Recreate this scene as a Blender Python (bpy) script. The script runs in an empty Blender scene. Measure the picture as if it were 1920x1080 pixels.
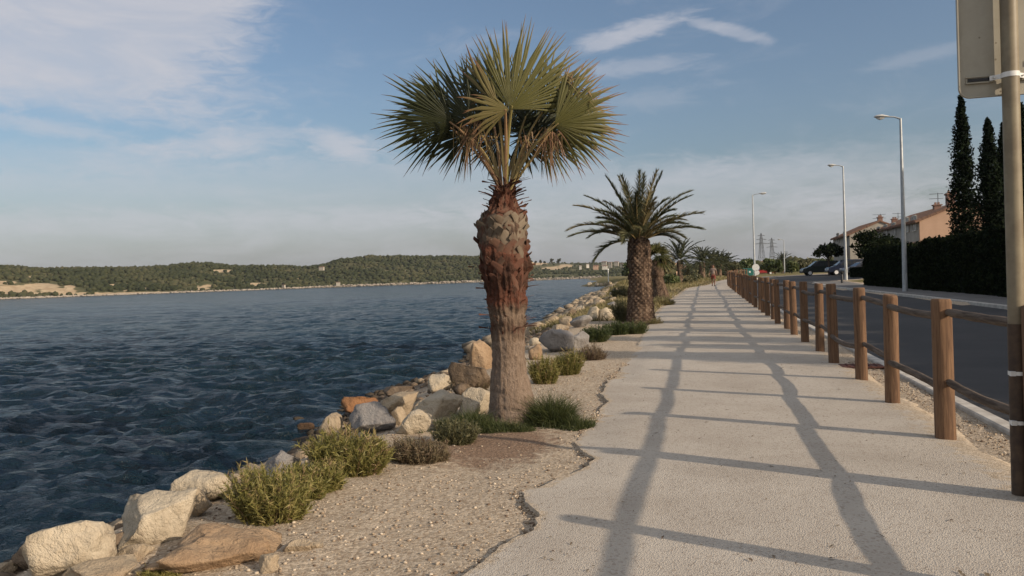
import bpy, bmesh, math, random
import numpy as np
from mathutils import Vector, Matrix

# ---------------------------------------------------------------- camera
PI = math.pi
FP = 1480.0                      # focal length in pixels of a 1920 wide frame
CH = 1.52                        # eye height above the path
YAW = math.atan2(360, FP)
ROLL = math.radians(1.9)
PITCH = math.atan2(540 - (511 + math.tan(ROLL) * 360), FP)
cF = np.array([-math.sin(YAW) * math.cos(PITCH), math.cos(YAW) * math.cos(PITCH), -math.sin(PITCH)])
r0 = np.array([math.cos(YAW), math.sin(YAW), 0.0]); u0 = np.cross(r0, cF)
cR = r0 * math.cos(ROLL) - u0 * math.sin(ROLL)
cU = u0 * math.cos(ROLL) + r0 * math.sin(ROLL)
CAM = np.array([0.0, 0.0, CH])
scene = bpy.context.scene
col = scene.collection
cd = bpy.data.cameras.new('camera'); cam = bpy.data.objects.new('camera', cd); col.objects.link(cam)
cd.sensor_width = 36; cd.lens = FP / 1920 * 36; cd.clip_start = 0.05; cd.clip_end = 20000
m = Matrix([[cR[0], cU[0], -cF[0], 0], [cR[1], cU[1], -cF[1], 0], [cR[2], cU[2], -cF[2], CH], [0, 0, 0, 1]])
cam.matrix_world = m
scene.camera = cam

# ---------------------------------------------------------------- light
SUNV = Vector((2.32, -0.96, 1.0)).normalized()
ELEV = math.asin(SUNV.z); AZ = math.atan2(SUNV.x, SUNV.y)
sd = bpy.data.lights.new('sun', 'SUN'); sd.energy = 3.2; sd.angle = math.radians(0.55); sd.color = (1.0, 0.83, 0.64)
so = bpy.data.objects.new('sun', sd); col.objects.link(so)
so.rotation_euler = SUNV.to_track_quat('Z', 'Y').to_euler()
scene.view_settings.view_transform = 'Standard'; scene.view_settings.look = 'None'
scene.view_settings.gamma = 1.0; scene.view_settings.exposure = 0.60
scene.cycles.max_bounces = 6; scene.cycles.diffuse_bounces = 3; scene.cycles.glossy_bounces = 3
scene.cycles.transparent_max_bounces = 6; scene.cycles.volume_bounces = 0

# ---------------------------------------------------------------- node helper
class NT:
    def __init__(s, tree): s.t = tree; s.n = tree.nodes; s.l = tree.links
    def new(s, ty, **kw):
        n = s.n.new(ty)
        for k, v in kw.items():
            if k == 'ins':
                for a, b in v.items(): s.put(n, a, b)
            else: setattr(n, k, v)
        return n
    def put(s, n, a, b):
        if isinstance(b, tuple) and len(b) == 2 and hasattr(b[0], 'outputs'): s.l.new(b[0].outputs[b[1]], n.inputs[a])
        elif hasattr(b, 'outputs'): s.l.new(b.outputs[0], n.inputs[a])
        else:
            if isinstance(b, (tuple, list)) and len(b) == 3 and n.inputs[a].type == 'RGBA': b = (*b, 1)
            n.inputs[a].default_value = b
    def math(s, op, a, b=0.0, c=0.0, clamp=False):
        n = s.new('ShaderNodeMath', operation=op, use_clamp=clamp)
        s.put(n, 0, a); s.put(n, 1, b); s.put(n, 2, c); return n
    def mix(s, f, a, b, blend='MIX'):
        n = s.new('ShaderNodeMixRGB', blend_type=blend); s.put(n, 0, f); s.put(n, 1, a); s.put(n, 2, b); return n
    def noise(s, scale, detail=4, rough=.6, vec=None, dist=0.0):
        n = s.new('ShaderNodeTexNoise'); n.inputs['Scale'].default_value = scale; n.inputs['Detail'].default_value = detail
        n.inputs['Roughness'].default_value = rough; n.inputs['Distortion'].default_value = dist
        if vec: s.put(n, 'Vector', vec)
        return n
    def vor(s, scale, vec=None, feature='F1'):
        n = s.new('ShaderNodeTexVoronoi', feature=feature); n.inputs['Scale'].default_value = scale
        if vec: s.put(n, 'Vector', vec)
        return n
    def ramp(s, f, stops):
        n = s.new('ShaderNodeValToRGB'); s.put(n, 0, f); e = n.color_ramp.elements
        while len(e) < len(stops): e.new(.5)
        for k, (p, c) in enumerate(stops):
            e[k].position = p; e[k].color = (*c, 1) if isinstance(c, tuple) else (c, c, c, 1)
        return n
    def sstep(s, f, a, b):
        n = s.new('ShaderNodeMapRange', interpolation_type='SMOOTHSTEP'); s.put(n, 0, f); s.put(n, 1, a); s.put(n, 2, b); return n

MATS = {}
def base_mat(name, rough=.85, spec=.3):
    mt = bpy.data.materials.new(name); mt.use_nodes = True
    N = NT(mt.node_tree); P = N.n['Principled BSDF']
    P.inputs['Roughness'].default_value = rough
    P.inputs['Specular IOR Level'].default_value = spec
    MATS[name] = mt
    return mt, N, P
def bump(N, P, h, strength=.5, dist=.01):
    b = N.new('ShaderNodeBump'); b.inputs['Strength'].default_value = strength; b.inputs['Distance'].default_value = dist
    N.put(b, 'Height', h); N.put(P, 'Normal', b); return b
def simple(name, c1, c2=None, scale=6, rough=.8, bmp=0, bdist=.01, spec=.3, metal=0, stretch=None, detail=5, lo=.35, hi=.65):
    mt, N, P = base_mat(name, rough, spec)
    P.inputs['Metallic'].default_value = metal
    c2 = c2 or tuple(x * .75 for x in c1)
    tc = N.new('ShaderNodeTexCoord'); v = (tc, 'Object')
    if stretch:
        mp = N.new('ShaderNodeMapping'); N.put(mp, 'Vector', v); mp.inputs['Scale'].default_value = stretch; v = mp
    n = N.noise(scale, detail, .62, v)
    N.put(P, 'Base Color', N.mix(N.sstep(n, lo, hi), c1, c2))
    if bmp: bump(N, P, n, bmp, bdist)
    return mt

# ---------------------------------------------------------------- sky
world = bpy.data.worlds.new('World'); scene.world = world; world.use_nodes = True
W = NT(world.node_tree); bg = W.n['Background']
sky = W.new('ShaderNodeTexSky', sky_type='NISHITA', sun_disc=False, sun_elevation=ELEV, sun_rotation=AZ,
            air_density=1.0, dust_density=3.0, ozone_density=2.0, altitude=0)
SKYS = 0.08
tcw = W.new('ShaderNodeTexCoord'); dirv = (tcw, 'Generated')
def rdir(x, y):
    d = cF + cR * (x - 960) / FP + cU * (540 - y) / FP
    return d / np.linalg.norm(d)
sv = W.new('ShaderNodeMapping'); W.put(sv, 'Vector', dirv); sv.inputs['Scale'].default_value = (5, 5, 16); sv.inputs['Rotation'].default_value = (0, math.radians(8), 0)
wn = W.noise(1.6, 7, .62, sv, .6)
fn = W.noise(5.0, 6, .65, sv, .8)
def wdot(v, vec):
    n = W.new('ShaderNodeVectorMath', operation='DOT_PRODUCT'); W.put(n, 0, v); n.inputs[1].default_value = tuple(vec); return (n, 'Value')
clouds = [  # pixel centre, half-axes in pixels, tilt in degrees, strength
    (70, 10, 250, 112, 10, .9, .12), (250, -10, 170, 62, 20, .75, .2), (90, 100, 270, 60, -4, .6, .5), (60, 165, 250, 35, -3, .5, .6),
    (90, 238, 115, 15, -6, .55, .8), (150, 300, 260, 30, 3, .3, .7), (300, 282, 120, 16, 6, .35, .8), (430, 268, 120, 24, 8, .75, .9), (640, 272, 64, 27, -18, .8, .8), (560, 252, 260, 12, -2, .3, .6),
    (1180, 62, 105, 17, 14, .75, .6), (1130, 75, 45, 16, 5, .35, .6), (1370, 58, 72, 11, -17, .6, .6), (1195, 125, 110, 16, 4, .45, .7), (1215, 188, 80, 22, 0, .25, .8),
    (1730, 105, 80, 14, 6, .3, .8), (700, 360, 900, 60, 2, .45, .4), (1400, 350, 500, 60, 3, .35, .5), (600, 480, 2600, 75, 2, .55, .15), (250, 350, 300, 16, 0, .2, .7)]
mask = None
for (x, y, a, b, t, s, soft) in clouds:
    c = rdir(x, y); t = math.radians(t)
    ex = cR * math.cos(t) + cU * math.sin(t); ey = -cR * math.sin(t) + cU * math.cos(t)
    ex = ex - c * np.dot(ex, c); ey = ey - c * np.dot(ey, c)
    da = W.math('MULTIPLY', wdot(dirv, ex), FP / a); db = W.math('MULTIPLY', wdot(dirv, ey), FP / b)
    q = W.math('ADD', W.math('POWER', W.math('ABSOLUTE', da), 2.0), W.math('POWER', W.math('ABSOLUTE', db), 2.0))
    fr = W.math('GREATER_THAN', wdot(dirv, c), .3)
    w = W.math('SUBTRACT', 1.35, W.math('SQRT', q))
    w = W.math('ADD', w, W.math('MULTIPLY', W.math('SUBTRACT', fn, .5), 1.5 * soft + .5))
    w = W.sstep(w, 0.0, .35 + soft)
    w = W.math('MULTIPLY', W.math('MULTIPLY', w, s), fr)
    mask = w if mask is None else W.math('SUBTRACT', 1.0, W.math('MULTIPLY', W.math('SUBTRACT', 1.0, mask), W.math('SUBTRACT', 1.0, w)))
rest = W.math('MULTIPLY', W.sstep(wn, .5, .85), .25)
mask = W.math('SUBTRACT', 1.0, W.math('MULTIPLY', W.math('SUBTRACT', 1.0, mask), W.math('SUBTRACT', 1.0, rest)))
mask = W.math('MULTIPLY', mask, W.math('ADD', .62, W.math('MULTIPLY', W.sstep(wn, .3, .7), .3)), clamp=True)
cloudcol = (4.75, 4.75, 5.15)
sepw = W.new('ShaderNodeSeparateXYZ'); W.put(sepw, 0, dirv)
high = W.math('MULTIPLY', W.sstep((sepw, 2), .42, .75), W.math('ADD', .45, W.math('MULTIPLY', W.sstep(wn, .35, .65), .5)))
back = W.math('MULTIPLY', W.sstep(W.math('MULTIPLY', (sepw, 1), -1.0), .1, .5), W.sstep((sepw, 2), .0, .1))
fill_veil = W.math('MAXIMUM', high, W.math('MULTIPLY', back, .7))  # unseen bright cloud overhead and behind the camera, added to raise fill light
skyc = W.mix(mask, sky, cloudcol)
skyc = W.mix(fill_veil, skyc, (5.6, 5.6, 5.8)); W.put(bg, 'Color', skyc); bg.inputs['Strength'].default_value = SKYS

# ---------------------------------------------------------------- maths helpers
rng = np.random.default_rng(7); random.seed(7)
def hash3(ix, iy, iz, seed):
    h = (ix.astype(np.int64) * 374761393 + iy.astype(np.int64) * 668265263 + iz.astype(np.int64) * 2147483647 + seed * 1274126177) & 0xffffffff
    h = ((h ^ (h >> 13)) * 1274126177) & 0xffffffff
    h = h ^ (h >> 16)
    return (h & 0xffff) / 65535.0
def vnoise(x, y, z=0.0, seed=0):
    x, y, z = np.broadcast_arrays(np.asarray(x, float), np.asarray(y, float), np.asarray(z, float))
    ix, iy, iz = np.floor(x), np.floor(y), np.floor(z)
    fx, fy, fz = x - ix, y - iy, z - iz
    fx, fy, fz = [f * f * (3 - 2 * f) for f in (fx, fy, fz)]
    r = 0
    for dx in (0, 1):
        for dy in (0, 1):
            for dz in (0, 1):
                w = (fx if dx else 1 - fx) * (fy if dy else 1 - fy) * (fz if dz else 1 - fz)
                r = r + w * hash3(ix + dx, iy + dy, iz + dz, seed)
    return r
def fbm(x, y, z=0.0, oct=4, seed=0):
    r = 0; a = .5; f = 1.0
    for k in range(oct):
        r = r + a * (vnoise(x * f, y * f, z * f, seed + k) - .5); a *= .5; f *= 2.03
    return r
def sm(t): t = np.clip(t, 0, 1); return t * t * (3 - 2 * t)

# water line and ground height
SY = [-200, 3, 6.1, 7.3, 8.7, 9.8, 13.3, 15.8, 17.9, 19.6, 23, 30, 39, 61, 89, 116, 150, 178, 190, 200, 216, 240, 700, 3000]
SX = [-6.7, -6.7, -6.6, -6.3, -6.5, -6.2, -7.0, -7.5, -7.5, -7.2, -7.5, -8.6, -8.4, -10.6, -13.7, -15.5, -16, -17, -26, -31, -32, -31, -97, -420]
TW = [3.4, 3.4, 3.3, 3.2, 3.4, 3.2, 3.6, 3.9, 3.9, 3.6, 3.8, 4.2, 4.2, 4.6, 5, 6, 6, 6, 6, 6, 6, 6, 8, 8]
def shore(Y): return np.interp(Y, SY, SX)
def rise(X, Y):
    a = .55 * sm((Y - 14) / 100.0) * 1.0
    b = .022 * np.clip(X - 3, 0, 14) * sm((Y - 12) / 30.0)
    return a + b
ROADX = 2.72
def curve_x(Y):          # how far the fence, kerb and road bend to the right in the distance
    return np.where(Y > 66, .0035 * (Y - 66) ** 2, 0.0)
WATER = -1.0
def ht(X, Y):
    X = np.asarray(X, float); Y = np.asarray(Y, float)
    b = rise(X, Y)
    s = shore(Y); w = np.interp(Y, SY, TW)
    t = (X - s) / w
    land = WATER + (b - WATER) * sm(t * .5 + .0) * 2 * (t < 1) + 0
    land = WATER + (b - WATER) * np.where(t < 1, sm(np.clip(t, 0, 1)) * .55 + .45 * np.clip(t, 0, 1), 1.0)
    sea = WATER - np.clip((s - X) * .45, 0, 2.2)
    z = np.where(t < 0, sea, land)
    # the mound beside the second palm and far swell on the headland
    z = z + .9 * np.exp(-(((X + 12) / 9) ** 2 + ((Y - 150) / 45) ** 2)) * sm(t)
    return z
def isroad(X, Y):
    cx = curve_x(Y)
    l = ROADX + .02 + cx
    r = np.interp(Y, [-50, 0, 30, 55, 68, 72, 78, 112, 114], [13.3, 10.9, 9.3, 8.1, 8.6, 12, 40, 60, 60])
    return l, r
def ray(x, y): return cF + cR * (x - 960) / FP + cU * (540 - y) / FP
def gz(x, y, z=0.0):
    d = ray(x, y); return CAM + d * ((z - CH) / d[2])
def gt(x, y):
    d = ray(x, y)
    ts = np.concatenate([np.arange(2, 30, .02), np.arange(30, 900, .2)])
    P = CAM[None] + d[None] * ts[:, None]
    below = P[:, 2] < np.maximum(ht(P[:, 0], P[:, 1]), WATER)
    k = int(np.argmax(below)) if below.any() else len(ts) - 1
    return P[k]
def at(x, y, Y):
    d = ray(x, y); return CAM + d * (Y / d[1])
def ppm(P): return FP / float(np.dot(np.asarray(P) - CAM, cF))

# ---------------------------------------------------------------- object helpers
def tag(o, label=None, cat=None, group=None, kind=None):
    if label: o['label'] = label
    if cat: o['category'] = cat
    if group: o['group'] = group
    if kind: o['kind'] = kind
    return o
def empty(name, loc=(0, 0, 0), rz=0.0, label=None, cat=None, group=None):
    o = bpy.data.objects.new(name, None); col.objects.link(o); o.empty_display_size = .2
    o.location = tuple(map(float, loc)); o.rotation_euler = (0, 0, rz)
    return tag(o, label, cat, group)
def me(name, V, F, mat, parent=None, smooth=False, attr=None, loc=None):
    V = np.asarray(V, np.float32)
    ms = bpy.data.meshes.new(name)
    if isinstance(F, np.ndarray):
        k = F.shape[1]; n = len(F)
        ms.vertices.add(len(V)); ms.vertices.foreach_set('co', V.ravel())
        ms.loops.add(n * k); ms.loops.foreach_set('vertex_index', F.astype(np.int32).ravel())
        ms.polygons.add(n); ms.polygons.foreach_set('loop_start', np.arange(0, n * k, k, dtype=np.int32))
        try: ms.polygons.foreach_set('loop_total', np.full(n, k, dtype=np.int32))
        except Exception: pass
        ms.update(calc_edges=True)
    else:
        ms.from_pydata([tuple(map(float, v)) for v in V], [], F); ms.update()
    if smooth: ms.polygons.foreach_set('use_smooth', np.ones(len(ms.polygons), dtype=bool))
    if attr is not None:
        a = ms.color_attributes.new('tint', 'FLOAT_COLOR', 'POINT')
        c = np.ones((len(V), 4), np.float32); attr = np.asarray(attr, np.float32)
        if attr.ndim == 1: attr = attr[:, None]
        c[:, :attr.shape[1]] = attr; a.data.foreach_set('color', c.ravel())
    ms.materials.append(MATS[mat] if isinstance(mat, str) else mat)
    o = bpy.data.objects.new(name, ms); col.objects.link(o)
    if parent: o.parent = parent
    if loc is not None: o.location = tuple(map(float, loc))
    return o
class MB:
    """collects shapes for ONE mesh"""
    def __init__(s): s.V = []; s.F = []; s.A = []
    def add(s, V, F, a=None):
        k = len(s.V); s.V.extend([tuple(v) for v in V]); s.F.extend([tuple(int(i) + k for i in f) for f in F])
        s.A.extend(list(a) if a is not None else [0.0] * len(V)); return s
    def box(s, c, size, rz=0.0, bev=0.0, rot=None):
        x, y, z = [q / 2 for q in size]; b = min(bev, x * .9, y * .9, z * .9)
        if b > 0:
            V = []
            for sz in (-1, 1):
                for (ix, iy) in ((-1, -1), (1, -1), (1, 1), (-1, 1)):
                    pts = [(ix * (x - b), iy * y), (ix * x, iy * (y - b))]
                    if (ix, iy) in ((1, -1), (-1, 1)): pass
                    else: pts = pts[::-1]
                    for (px, py) in pts: V.append((px, py, sz * (z - b)))
            V = np.array(V)
            # order so the ring goes round
            def order(R):
                a = np.arctan2(R[:, 1], R[:, 0]); return R[np.argsort(a)]
            lo, hi = order(V[:8]), order(V[8:])
            k = np.array([max(0.0, (x - b) / x), max(0.0, (y - b) / y), 1])
            bot = lo * k; bot[:, 2] = -z; top = hi * k; top[:, 2] = z
            V = np.vstack([bot, lo, hi, top]); F = [tuple(range(7, -1, -1)), tuple(range(24, 32))]
            for r in range(3):
                for i in range(8): F.append((r * 8 + i, r * 8 + (i + 1) % 8, r * 8 + 8 + (i + 1) % 8, r * 8 + 8 + i))
        else:
            V = np.array([(a, b_, c_) for a in (-x, x) for b_ in (-y, y) for c_ in (-z, z)])
            F = [(0, 1, 3, 2), (4, 6, 7, 5), (0, 4, 5, 1), (2, 3, 7, 6), (0, 2, 6, 4), (1, 5, 7, 3)]
        M = rot if rot is not None else Matrix.Rotation(rz, 3, 'Z')
        V = V @ np.array(M).T + np.array(c)
        return s.add(V, F)
    def tube(s, pts, rad, n=8, cap=True, a=None):
        pts = np.array(pts, float); rad = np.broadcast_to(np.asarray(rad, float), (len(pts),))
        V = []; prev = None
        for i, p in enumerate(pts):
            d = pts[min(i + 1, len(pts) - 1)] - pts[max(i - 1, 0)]; d = d / (np.linalg.norm(d) + 1e-9)
            u = prev if prev is not None else (np.array([1, 0, 0.0]) if abs(d[0]) < .8 else np.array([0, 1, 0.0]))
            u = u - d * np.dot(u, d); u /= np.linalg.norm(u); prev = u; w = np.cross(d, u)
            for k in range(n):
                t = 2 * PI * k / n; V.append(p + rad[i] * (u * math.cos(t) + w * math.sin(t)))
        F = []
        for i in range(len(pts) - 1):
            for k in range(n): F.append((i * n + k, i * n + (k + 1) % n, (i + 1) * n + (k + 1) % n, (i + 1) * n + k))
        if cap: F.append(tuple(range(n - 1, -1, -1))); F.append(tuple((len(pts) - 1) * n + k for k in range(n)))
        return s.add(V, F, None if a is None else [a] * len(V))
    def build(s, name, mat, parent=None, smooth=False, loc=None):
        A = np.array([x if hasattr(x, '__len__') else (x, 0, 0) for x in s.A]) if any(hasattr(x, '__len__') for x in s.A) else np.array(s.A)
        o = me(name, np.array(s.V), s.F, mat, parent, False, A, loc)
        if smooth:
            o.data.polygons.foreach_set('use_smooth', np.ones(len(o.data.polygons), dtype=bool))
            try: o.data.set_sharp_from_angle(angle=math.radians(40))
            except Exception: pass
        return o
def grid_faces(nr, nc):
    i = np.arange(nr - 1)[:, None] * nc + np.arange(nc - 1)[None]
    return np.stack([i, i + 1, i + nc + 1, i + nc], -1).reshape(-1, 4)
def nlines(parts):
    """non-uniform grid lines: list of (start, end, step0, step1)"""
    out = []
    for a, b, s0, s1 in parts:
        n = max(1, int(round(2 * abs(b - a) / (s0 + s1)))); t = np.arange(n) / n
        # quadratic easing so the spacing grows from s0 to s1
        k = (s1 - s0) / (s0 + s1); out.append(a + (b - a) * (t * (1 - k) + k * t * t))
    out.append([parts[-1][1]]); return np.concatenate(out)

# ---------------------------------------------------------------- materials
def mat_ground():
    mt, N, P = base_mat('ground_gravel', .95, .15)
    tc = N.new('ShaderNodeTexCoord'); v = (tc, 'Object')
    big = N.noise(.9, 4, .6, v); peb = N.vor(58, v); peb2 = N.vor(23, v); fine = N.noise(160, 3, .7, v); mid = N.noise(9, 5, .65, v)
    c = N.mix(N.sstep(mid, .35, .7), (.37, .30, .22), (.29, .225, .16))
    c = N.mix(N.math('MULTIPLY', N.sstep((peb, 'Color'), .25, .8), .75), c, (.56, .47, .36))
    c = N.mix(N.math('MULTIPLY', N.sstep(N.vor(41, v), .62, .9), .5), c, (.20, .14, .095))
    c = N.mix(N.math('MULTIPLY', N.sstep(fine, .55, .75), .45), c, (.17, .12, .08))
    at_ = N.new('ShaderNodeAttribute', attribute_name='tint'); sep = N.new('ShaderNodeSeparateColor'); N.put(sep, 0, (at_, 'Color'))
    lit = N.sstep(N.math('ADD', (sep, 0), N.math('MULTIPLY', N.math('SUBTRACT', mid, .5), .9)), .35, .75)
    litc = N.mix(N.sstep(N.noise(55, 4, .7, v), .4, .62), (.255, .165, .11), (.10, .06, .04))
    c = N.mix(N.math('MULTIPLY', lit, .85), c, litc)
    gr = N.sstep(N.math('ADD', (sep, 1), N.math('MULTIPLY', N.math('SUBTRACT', N.noise(.7, 5, .6, v), .5), .8)), .35, .65)
    gc = N.mix(N.sstep(N.noise(2.2, 6, .7, v), .35, .65), (.115, .10, .034), (.21, .17, .075))
    gc = N.mix(N.sstep(N.noise(.25, 4, .6, v), .5, .7), gc, (.25, .21, .11))
    c = N.mix(gr, c, gc)
    wet = N.mix(N.sstep(N.noise(4, 5, .7, v), .4, .6), (.10, .075, .055), (.035, .028, .022))
    c = N.mix((sep, 2), c, wet)
    N.put(P, 'Base Color', c)
    hgt = N.math('ADD', N.math('MULTIPLY', (peb, 'Distance'), -.6), N.math('ADD', fine, N.math('MULTIPLY', (peb2, 'Distance'), -1.0)))
    bump(N, P, hgt, .8, .012)
mat_ground()
def mat_path():
    mt, N, P = base_mat('path_surface', .92, .2)
    tc = N.new('ShaderNodeTexCoord'); v = (tc, 'Object')
    agg = N.vor(120, v); agg2 = N.vor(70, v); n1 = N.noise(1.3, 5, .6, v); n2 = N.noise(14, 5, .7, v)
    c = N.mix(N.sstep(n1, .35, .7), (.445, .40, .34), (.385, .34, .285))
    c = N.mix(N.math('MULTIPLY', N.sstep((agg, 'Color'), .45, .95), .4), c, (.52, .465, .39))
    a2 = N.new('ShaderNodeSeparateColor'); N.put(a2, 0, (agg2, 'Color'))
    c = N.mix(N.math('MULTIPLY', N.sstep((a2, 1), .78, .94), .5), c, (.22, .17, .13))
    c = N.mix(N.math('MULTIPLY', N.sstep(n2, .6, .8), .45), c, (.23, .18, .135))
    spot = N.vor(1.7, v); spn = N.math('ADD', (spot, 'Distance'), N.math('MULTIPLY', N.noise(30, 3, .6, v), .12))
    c = N.mix(N.math('MULTIPLY', N.math('LESS_THAN', spn, .085), .75), c, (.09, .06, .045))
    c = N.mix(N.math('MULTIPLY', N.sstep(N.noise(.42, 5, .65, v, .6), .42, .66), .30), c, (.27, .225, .18))
    trk = N.new('ShaderNodeMapping'); N.put(trk, 'Vector', v); trk.inputs['Scale'].default_value = (2.4, .12, 1)
    c = N.mix(N.math('MULTIPLY', N.sstep(N.noise(1.0, 4, .6, trk), .5, .7), .22), c, (.50, .445, .37))
    ea = N.new('ShaderNodeAttribute', attribute_name='tint'); es = N.new('ShaderNodeSeparateColor'); N.put(es, 0, (ea, 'Color'))
    em = N.sstep(N.math('ADD', (es, 0), N.math('MULTIPLY', N.math('SUBTRACT', N.noise(7, 6, .7, v), .5), 1.5)), .5, .75)
    gcol = N.mix(N.math('MULTIPLY', N.sstep((N.vor(58, v), 'Color'), .25, .8), .75), (.33, .265, .19), (.56, .47, .36))
    gcol = N.mix(N.math('MULTIPLY', N.sstep(N.noise(160, 3, .7, v), .52, .72), .5), gcol, (.17, .12, .08))
    c = N.mix(em, c, gcol)
    N.put(P, 'Base Color', c)
    bump(N, P, N.math('ADD', (agg, 'Distance'), N.math('MULTIPLY', n2, .5)), .7, .006)
mat_path()
def mat_road():
    mt, N, P = base_mat('asphalt', .85, .3)
    tc = N.new('ShaderNodeTexCoord'); v = (tc, 'Object')
    n = N.noise(.35, 5, .6, v); a = N.noise(90, 3, .7, v)
    c = N.mix(N.sstep(n, .35, .7), (.034, .033, .033), (.052, .049, .048))
    c = N.mix(N.math('MULTIPLY', N.sstep(a, .5, .8), .5), c, (.10, .095, .09))
    N.put(P, 'Base Color', c); bump(N, P, a, .4, .005)
mat_road()
def mat_water():
    mt, N, P = base_mat('water', .12, .42)
    P.inputs['IOR'].default_value = 1.333
    tc = N.new('ShaderNodeTexCoord')
    mp = N.new('ShaderNodeMapping'); N.put(mp, 'Vector', (tc, 'Object')); mp.inputs['Rotation'].default_value = (0, 0, math.radians(-18)); mp.inputs['Scale'].default_value = (.42, 1, 1)
    mp2 = N.new('ShaderNodeMapping'); N.put(mp2, 'Vector', (tc, 'Object')); mp2.inputs['Rotation'].default_value = (0, 0, math.radians(14)); mp2.inputs['Scale'].default_value = (.7, 1, 1)
    a = N.noise(1.5, 6, .66, mp, .4); b = N.noise(5.0, 4, .6, mp2, .3); c = N.noise(.22, 4, .6, mp, .2); d = N.noise(.035, 3, .6, mp)
    h = N.math('ADD', N.math('MULTIPLY', a, 1.0), N.math('MULTIPLY', b, .22))
    h = N.math('ADD', h, N.math('MULTIPLY', c, 2.2)); h = N.math('ADD', h, N.math('MULTIPLY', N.noise(9.0, 4, .65, mp2, .5), .13))
    P.inputs['Base Color'].default_value = (.006, .018, .032, 1)
    N.put(P, 'Base Color', N.mix(N.sstep(d, .35, .65), (.003, .013, .022), (.006, .024, .034)))
    g = N.sstep(d, .3, .7)
    mp3 = N.new('ShaderNodeMapping'); N.put(mp3, 'Vector', (tc, 'Object')); mp3.inputs['Rotation'].default_value = (0, 0, math.radians(-24)); mp3.inputs['Scale'].default_value = (.22, 1, 1)
    st = N.sstep(N.noise(.11, 5, .65, mp3, .5), .36, .62)
    mp4 = N.new('ShaderNodeMapping'); N.put(mp4, 'Vector', (tc, 'Object')); mp4.inputs['Rotation'].default_value = (0, 0, math.radians(-16)); mp4.inputs['Scale'].default_value = (.28, 1, 1)
    s2 = N.sstep(N.noise(.42, 6, .72, mp4, .4), .40, .60)
    N.put(P, 'Specular IOR Level', N.math('ADD', .18, N.math('ADD', N.math('MULTIPLY', st, .20), N.math('MULTIPLY', s2, .22))))
    bm = bump(N, P, h, 1.0, .22)
    N.put(bm, 'Distance', N.math('ADD', .38, N.math('MULTIPLY', g, .55)))
    P.inputs['Roughness'].default_value = .16
mat_water()

def mat_rock(name, c1, c2, stain, sc=2.2):
    mt, N, P = base_mat(name, .93, .2)
    tc = N.new('ShaderNodeTexCoord'); v = (tc, 'Object')
    n = N.noise(sc, 7, .68, v); n2 = N.noise(sc * 5, 6, .7, v); mu = N.noise(sc * 1.6, 6, .75, v, 1.2)
    c = N.mix(N.sstep(n, .35, .68), c1, c2)
    c = N.mix(N.math('MULTIPLY', N.sstep(mu, .56, .66), .7), c, stain)
    c = N.mix(N.math('MULTIPLY', N.sstep(n2, .58, .75), .45), c, tuple(x * .45 for x in c2))
    geo = N.new('ShaderNodeNewGeometry'); sp = N.new('ShaderNodeSeparateXYZ'); N.put(sp, 0, (geo, 'Position'))
    wet = N.math('SUBTRACT', 1.0, N.sstep(N.math('ADD', (sp, 2), N.math('MULTIPLY', n, .2)), -.80, -.55))
    c = N.mix(N.math('MULTIPLY', wet, .8), c, (.035, .03, .022))
    N.put(P, 'Base Color', c)
    bump(N, P, N.math('ADD', n, N.math('ADD', N.math('MULTIPLY', n2, .5), N.math('MULTIPLY', mu, .6))), 1.0, .075)
mat_rock('rock_white', (.50, .43, .325), (.36, .295, .21), (.19, .14, .10))
mat_rock('rock_tan', (.41, .33, .23), (.29, .22, .15), (.20, .14, .09))
mat_rock('rock_grey', (.27, .255, .24), (.20, .185, .175), (.13, .115, .10))
mat_rock('rock_brown', (.20, .15, .105), (.115, .085, .06), (.26, .21, .16))
mat_rock('rock_rust', (.28, .145, .07), (.18, .09, .05), (.16, .09, .05))
mat_rock('far_stone', (.34, .30, .25), (.25, .215, .18), (.16, .13, .10))
mat_rock('rock_orange', (.35, .25, .16), (.26, .17, .10), (.22, .14, .09))

def mat_leaf(name, stops, trans=.25, rough=.55, var=.0):
    """stops: colour ramp over the tint attribute (0 = fresh, 1 = dry)"""
    mt, N, P = base_mat(name, rough, .35 if rough < .8 else .08)
    a = N.new('ShaderNodeAttribute', attribute_name='tint'); sp = N.new('ShaderNodeSeparateColor'); N.put(sp, 0, (a, 'Color'))
    r = N.ramp((sp, 0), stops); N.put(P, 'Base Color', r)
    tr = N.new('ShaderNodeBsdfTranslucent'); N.put(tr, 'Color', r)
    mx = N.new('ShaderNodeMixShader'); mx.inputs[0].default_value = trans
    N.l.new(P.outputs[0], mx.inputs[1]); N.l.new(tr.outputs[0], mx.inputs[2]); N.l.new(mx.outputs[0], N.n['Material Output'].inputs[0])
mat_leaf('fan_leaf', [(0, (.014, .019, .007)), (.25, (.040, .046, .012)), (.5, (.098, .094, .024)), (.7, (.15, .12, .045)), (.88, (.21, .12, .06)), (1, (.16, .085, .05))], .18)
mat_leaf('date_leaf', [(0, (.018, .026, .010)), (.5, (.075, .08, .032)), (.85, (.15, .125, .06)), (1, (.20, .14, .08))], .2)
mat_leaf('pebble', [(0, (.13, .09, .065)), (.35, (.27, .205, .145)), (.75, (.42, .34, .25)), (1, (.55, .47, .37))], 0, .95)
mat_leaf('petiole', [(0, (.17, .15, .05)), (.5, (.25, .19, .08)), (1, (.22, .12, .07))], .0)
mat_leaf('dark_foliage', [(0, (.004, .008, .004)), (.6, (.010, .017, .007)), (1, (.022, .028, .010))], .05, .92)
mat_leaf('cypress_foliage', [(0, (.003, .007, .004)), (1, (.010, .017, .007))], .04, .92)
mat_leaf('tree_foliage', [(0, (.028, .045, .014)), (.6, (.065, .085, .026)), (1, (.12, .13, .045))], .2)
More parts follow.
